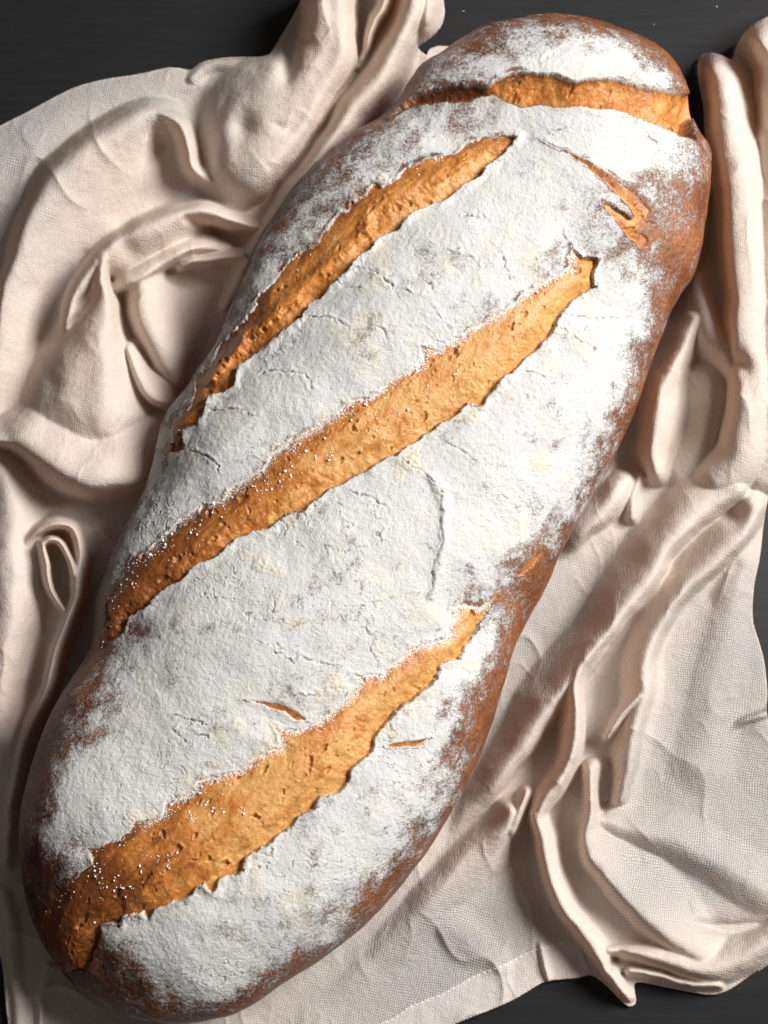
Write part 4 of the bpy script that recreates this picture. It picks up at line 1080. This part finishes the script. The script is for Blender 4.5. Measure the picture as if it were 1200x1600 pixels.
    z = z + (1.7 * rg(1 / 95, 91) * sstep(-.2, .4, noise(pw, 1 / 160, 92)) + 0.7 * rg(1 / 42, 93) * sstep(-.1, .5, noise(pw, 1 / 110, 94)))
    z = z + 0.35 * fbm(pw, 1 / 90, 2, 71) + 0.10 * noise(pw * np.array([1, .35, 1]), 1 / 24, 75)
    # stay under the loaf
    sl = sdist(u, v, loaf[::2])
    belly = 36 - 34.5 * np.sqrt(1 - (1 - np.clip(sl / 85, 0, 1)) ** 2)
    lim = np.where(sl > -6, np.maximum(belly - 2.0, 1.0), 99)
    z = np.where(z > lim, lim, z)
    z = np.maximum(z, 1.2)
    # edge of the sheet
    se = sdist(u, v, ol[::2])
    hem = np.zeros(len(u), bool)
    # hem band along the lower edge
    hp = np.array(HEM_IN, float)
    hpoly = list(map(tuple, hp)) + [(925,1523),(900,1528),(853,1533),(827,1547),(800,1563),(760,1580),(717,1597),(640,1630),(500,1680)]
    sh = sdist(u, v, hpoly)
    hem = sh > -1.0
    z = z + 0.7 * sstep(-2, 2, sh)
    keepv = se > -0.75 * cell
    sn = np.abs(se) <= 0.75 * cell
    SE = se.reshape(Z.shape); gy_, gx_ = np.gradient(SE, cell)
    gl = np.hypot(gx_, gy_).ravel() + 1e-6
    u2 = np.where(sn, u - se * gx_.ravel() / gl, u); v2 = np.where(sn, v - se * gy_.ravel() / gl, v)
    V = P(u2, v2, z * 0.001)
    I = np.arange(len(u)).reshape(Z.shape)
    F = np.stack([I[:-1, :-1], I[1:, :-1], I[1:, 1:], I[:-1, 1:]], -1).reshape(-1, 4)
    F = F[keepv[F].all(1)]
    # drop what lies deep under the loaf: nothing there is ever seen, but keep a broad margin
    fh = hem[F].all(1)
    gz = mq_eval(mq_fit([(60,190),(150,140),(20,260),(250,130),(1100,1150),(1150,1000),(1080,1050),(1160,1250),(1050,1250),(1100,1350),(1000,1320),(1000,1400),(1180,1100),(740,1430),(700,1500),(770,1480),(650,1530),(900,930),(870,960),(830,1030),
                         (150,230),(120,650),(400,170),(520,60),(1140,300),(1100,620),(980,900),(940,1000),(1010,1060),(850,1200),(860,1400),(960,1470),(1100,1500),(700,1330),(60,900),(20,500),(250,500),(600,100),(1180,600),(40,1500),(1060,780),(200,400)],
                        [.8,.8,.8,.7,.95,.9,1,1,1,.85,.8,.75,.85,.9,.85,.8,.8,.5,.5,.5]+[0]*22, 20, 2.0), u[::1].reshape(Z.shape)[::4, ::4], v.reshape(Z.shape)[::4, ::4])
    gz = np.repeat(np.repeat(gz, 4, 0), 4, 1)[:Z.shape[0], :Z.shape[1]]
    gz = np.clip(gz.ravel() * 1.25, 0, 1)
    root = empty("linen_cloth", (0, 0, 0.001))
    root["label"] = "crumpled pale beige gauze kitchen cloth spread under the bread loaf"; root["category"] = "cloth"
    Vl = V - np.array([0, 0, 0.001])
    at = {'gauze': gz}
    submesh("fabric", Vl, F, ~fh, M_LINEN, root, at)
    hem_part = submesh("hem", Vl, F, fh, M_HEM, root, at)
    # turned-under thickness along the whole border
    e = np.concatenate([F[:, [0, 1]], F[:, [1, 2]], F[:, [2, 3]], F[:, [3, 0]]])
    key_ = np.minimum(e[:, 0], e[:, 1]).astype(np.int64) * 10 ** 7 + np.maximum(e[:, 0], e[:, 1])
    un, first, cnt = np.unique(key_, return_index=True, return_counts=True)
    be = e[first[cnt == 1]]
    bi, inv = np.unique(be.ravel(), return_inverse=True); inv = inv.reshape(-1, 2); nb = len(bi)
    gxn = (gx_.ravel() / gl)[bi]; gyn = (gy_.ravel() / gl)[bi]
    r0 = Vl[bi]; 
    r1 = P(u2[bi] - gxn * 1.2, v2[bi] - gyn * 1.2, np.maximum(z[bi] - 0.5, 0.3) * 0.001) - np.array([0, 0, 0.001])
    r2 = P(u2[bi] + gxn * 2.5, v2[bi] + gyn * 2.5, np.maximum(z[bi] - 1.0, 0.15) * 0.001) - np.array([0, 0, 0.001])
    vv = np.concatenate([r0, r1, r2])
    ff = np.concatenate([np.stack([inv[:, 1], inv[:, 0], inv[:, 0] + nb, inv[:, 1] + nb], -1), np.stack([inv[:, 1] + nb, inv[:, 0] + nb, inv[:, 0] + 2 * nb, inv[:, 1] + 2 * nb], -1)])
    new_mesh("edge_binding", vv, ff, M_HEM, root)
    # stitches along the hem
    hl = catmull(hp, 12, False)
    cseg = np.concatenate([[0], np.cumsum(np.hypot(np.diff(hl[:, 0]), np.diff(hl[:, 1])))])
    gv, gf = [], []
    Zr = z.reshape(Z.shape)
    def hz(a, b):
        return Zr[int(round((b - vs[0]) / cell)), int(round((a - us[0]) / cell))]
    k = 0; t_ = 0
    while t_ < cseg[-1] - 6:
        a0, b0 = np.interp(t_, cseg, hl[:, 0]), np.interp(t_, cseg, hl[:, 1]) + 3
        a1, b1 = np.interp(t_ + 5.5, cseg, hl[:, 0]), np.interp(t_ + 5.5, cseg, hl[:, 1]) + 3 + rng.uniform(-.6, .6)
        dx, dy = a1 - a0, b1 - b0; L = math.hypot(dx, dy); nx, ny = -dy / L * 1.1, dx / L * 1.1
        ring = []
        for f, hh, wd in ((0, 0.1, .5), (.3, .55, 1), (.7, .55, 1), (1, 0.1, .5)):
            cu, cv = a0 + dx * f, b0 + dy * f; zz = hz(cu, cv)
            for sgn, up in ((-1, 0), (0, 1), (1, 0)):
                ring.append(P(cu + nx * sgn * wd, cv + ny * sgn * wd, (zz + (hh if up else -0.1)) * 0.001) - np.array([0, 0, 0.001]))
        gv += ring
        for s_ in range(3):
            for j in range(2):
                o = k * 12 + s_ * 3 + j
                gf.append((o, o + 1, o + 4, o + 3))
        k += 1; t_ += 9
    st = new_mesh("stitching", np.array(gv), np.array(gf), M_THREAD, hem_part)
    st["kind"] = "stuff"
    return root
build_cloth()

# ---------------------------------------------------------------- loose flour specks on the table
def build_specks():
    spots = [(1120,10,1.5),(724,17,1.1),(1022,38,.8)]
    gv, gf = [], []
    for k, (a, b, r) in enumerate(spots):
        c0 = P(a, b, 0.0003)
        n = 7
        ring = [c0 + np.array([math.cos(i / n * 6.283), math.sin(i / n * 6.283) * 0.8, 0]) * r * PX * rng.uniform(.7, 1.1) for i in range(n)]
        for p in ring: p[2] = 0.0001
        gv += ring + [c0 + np.array([0, 0, r * PX * 0.8])]
        gf += [(k * 8 + i, k * 8 + (i + 1) % n, k * 8 + 7) for i in range(n)]
    o = new_mesh("flour_specks", np.array(gv), np.array(gf), M_FLOUR)
    o["kind"] = "stuff"; o["label"] = "tiny white flour specks scattered on the dark table"; o["category"] = "flour"
build_specks()
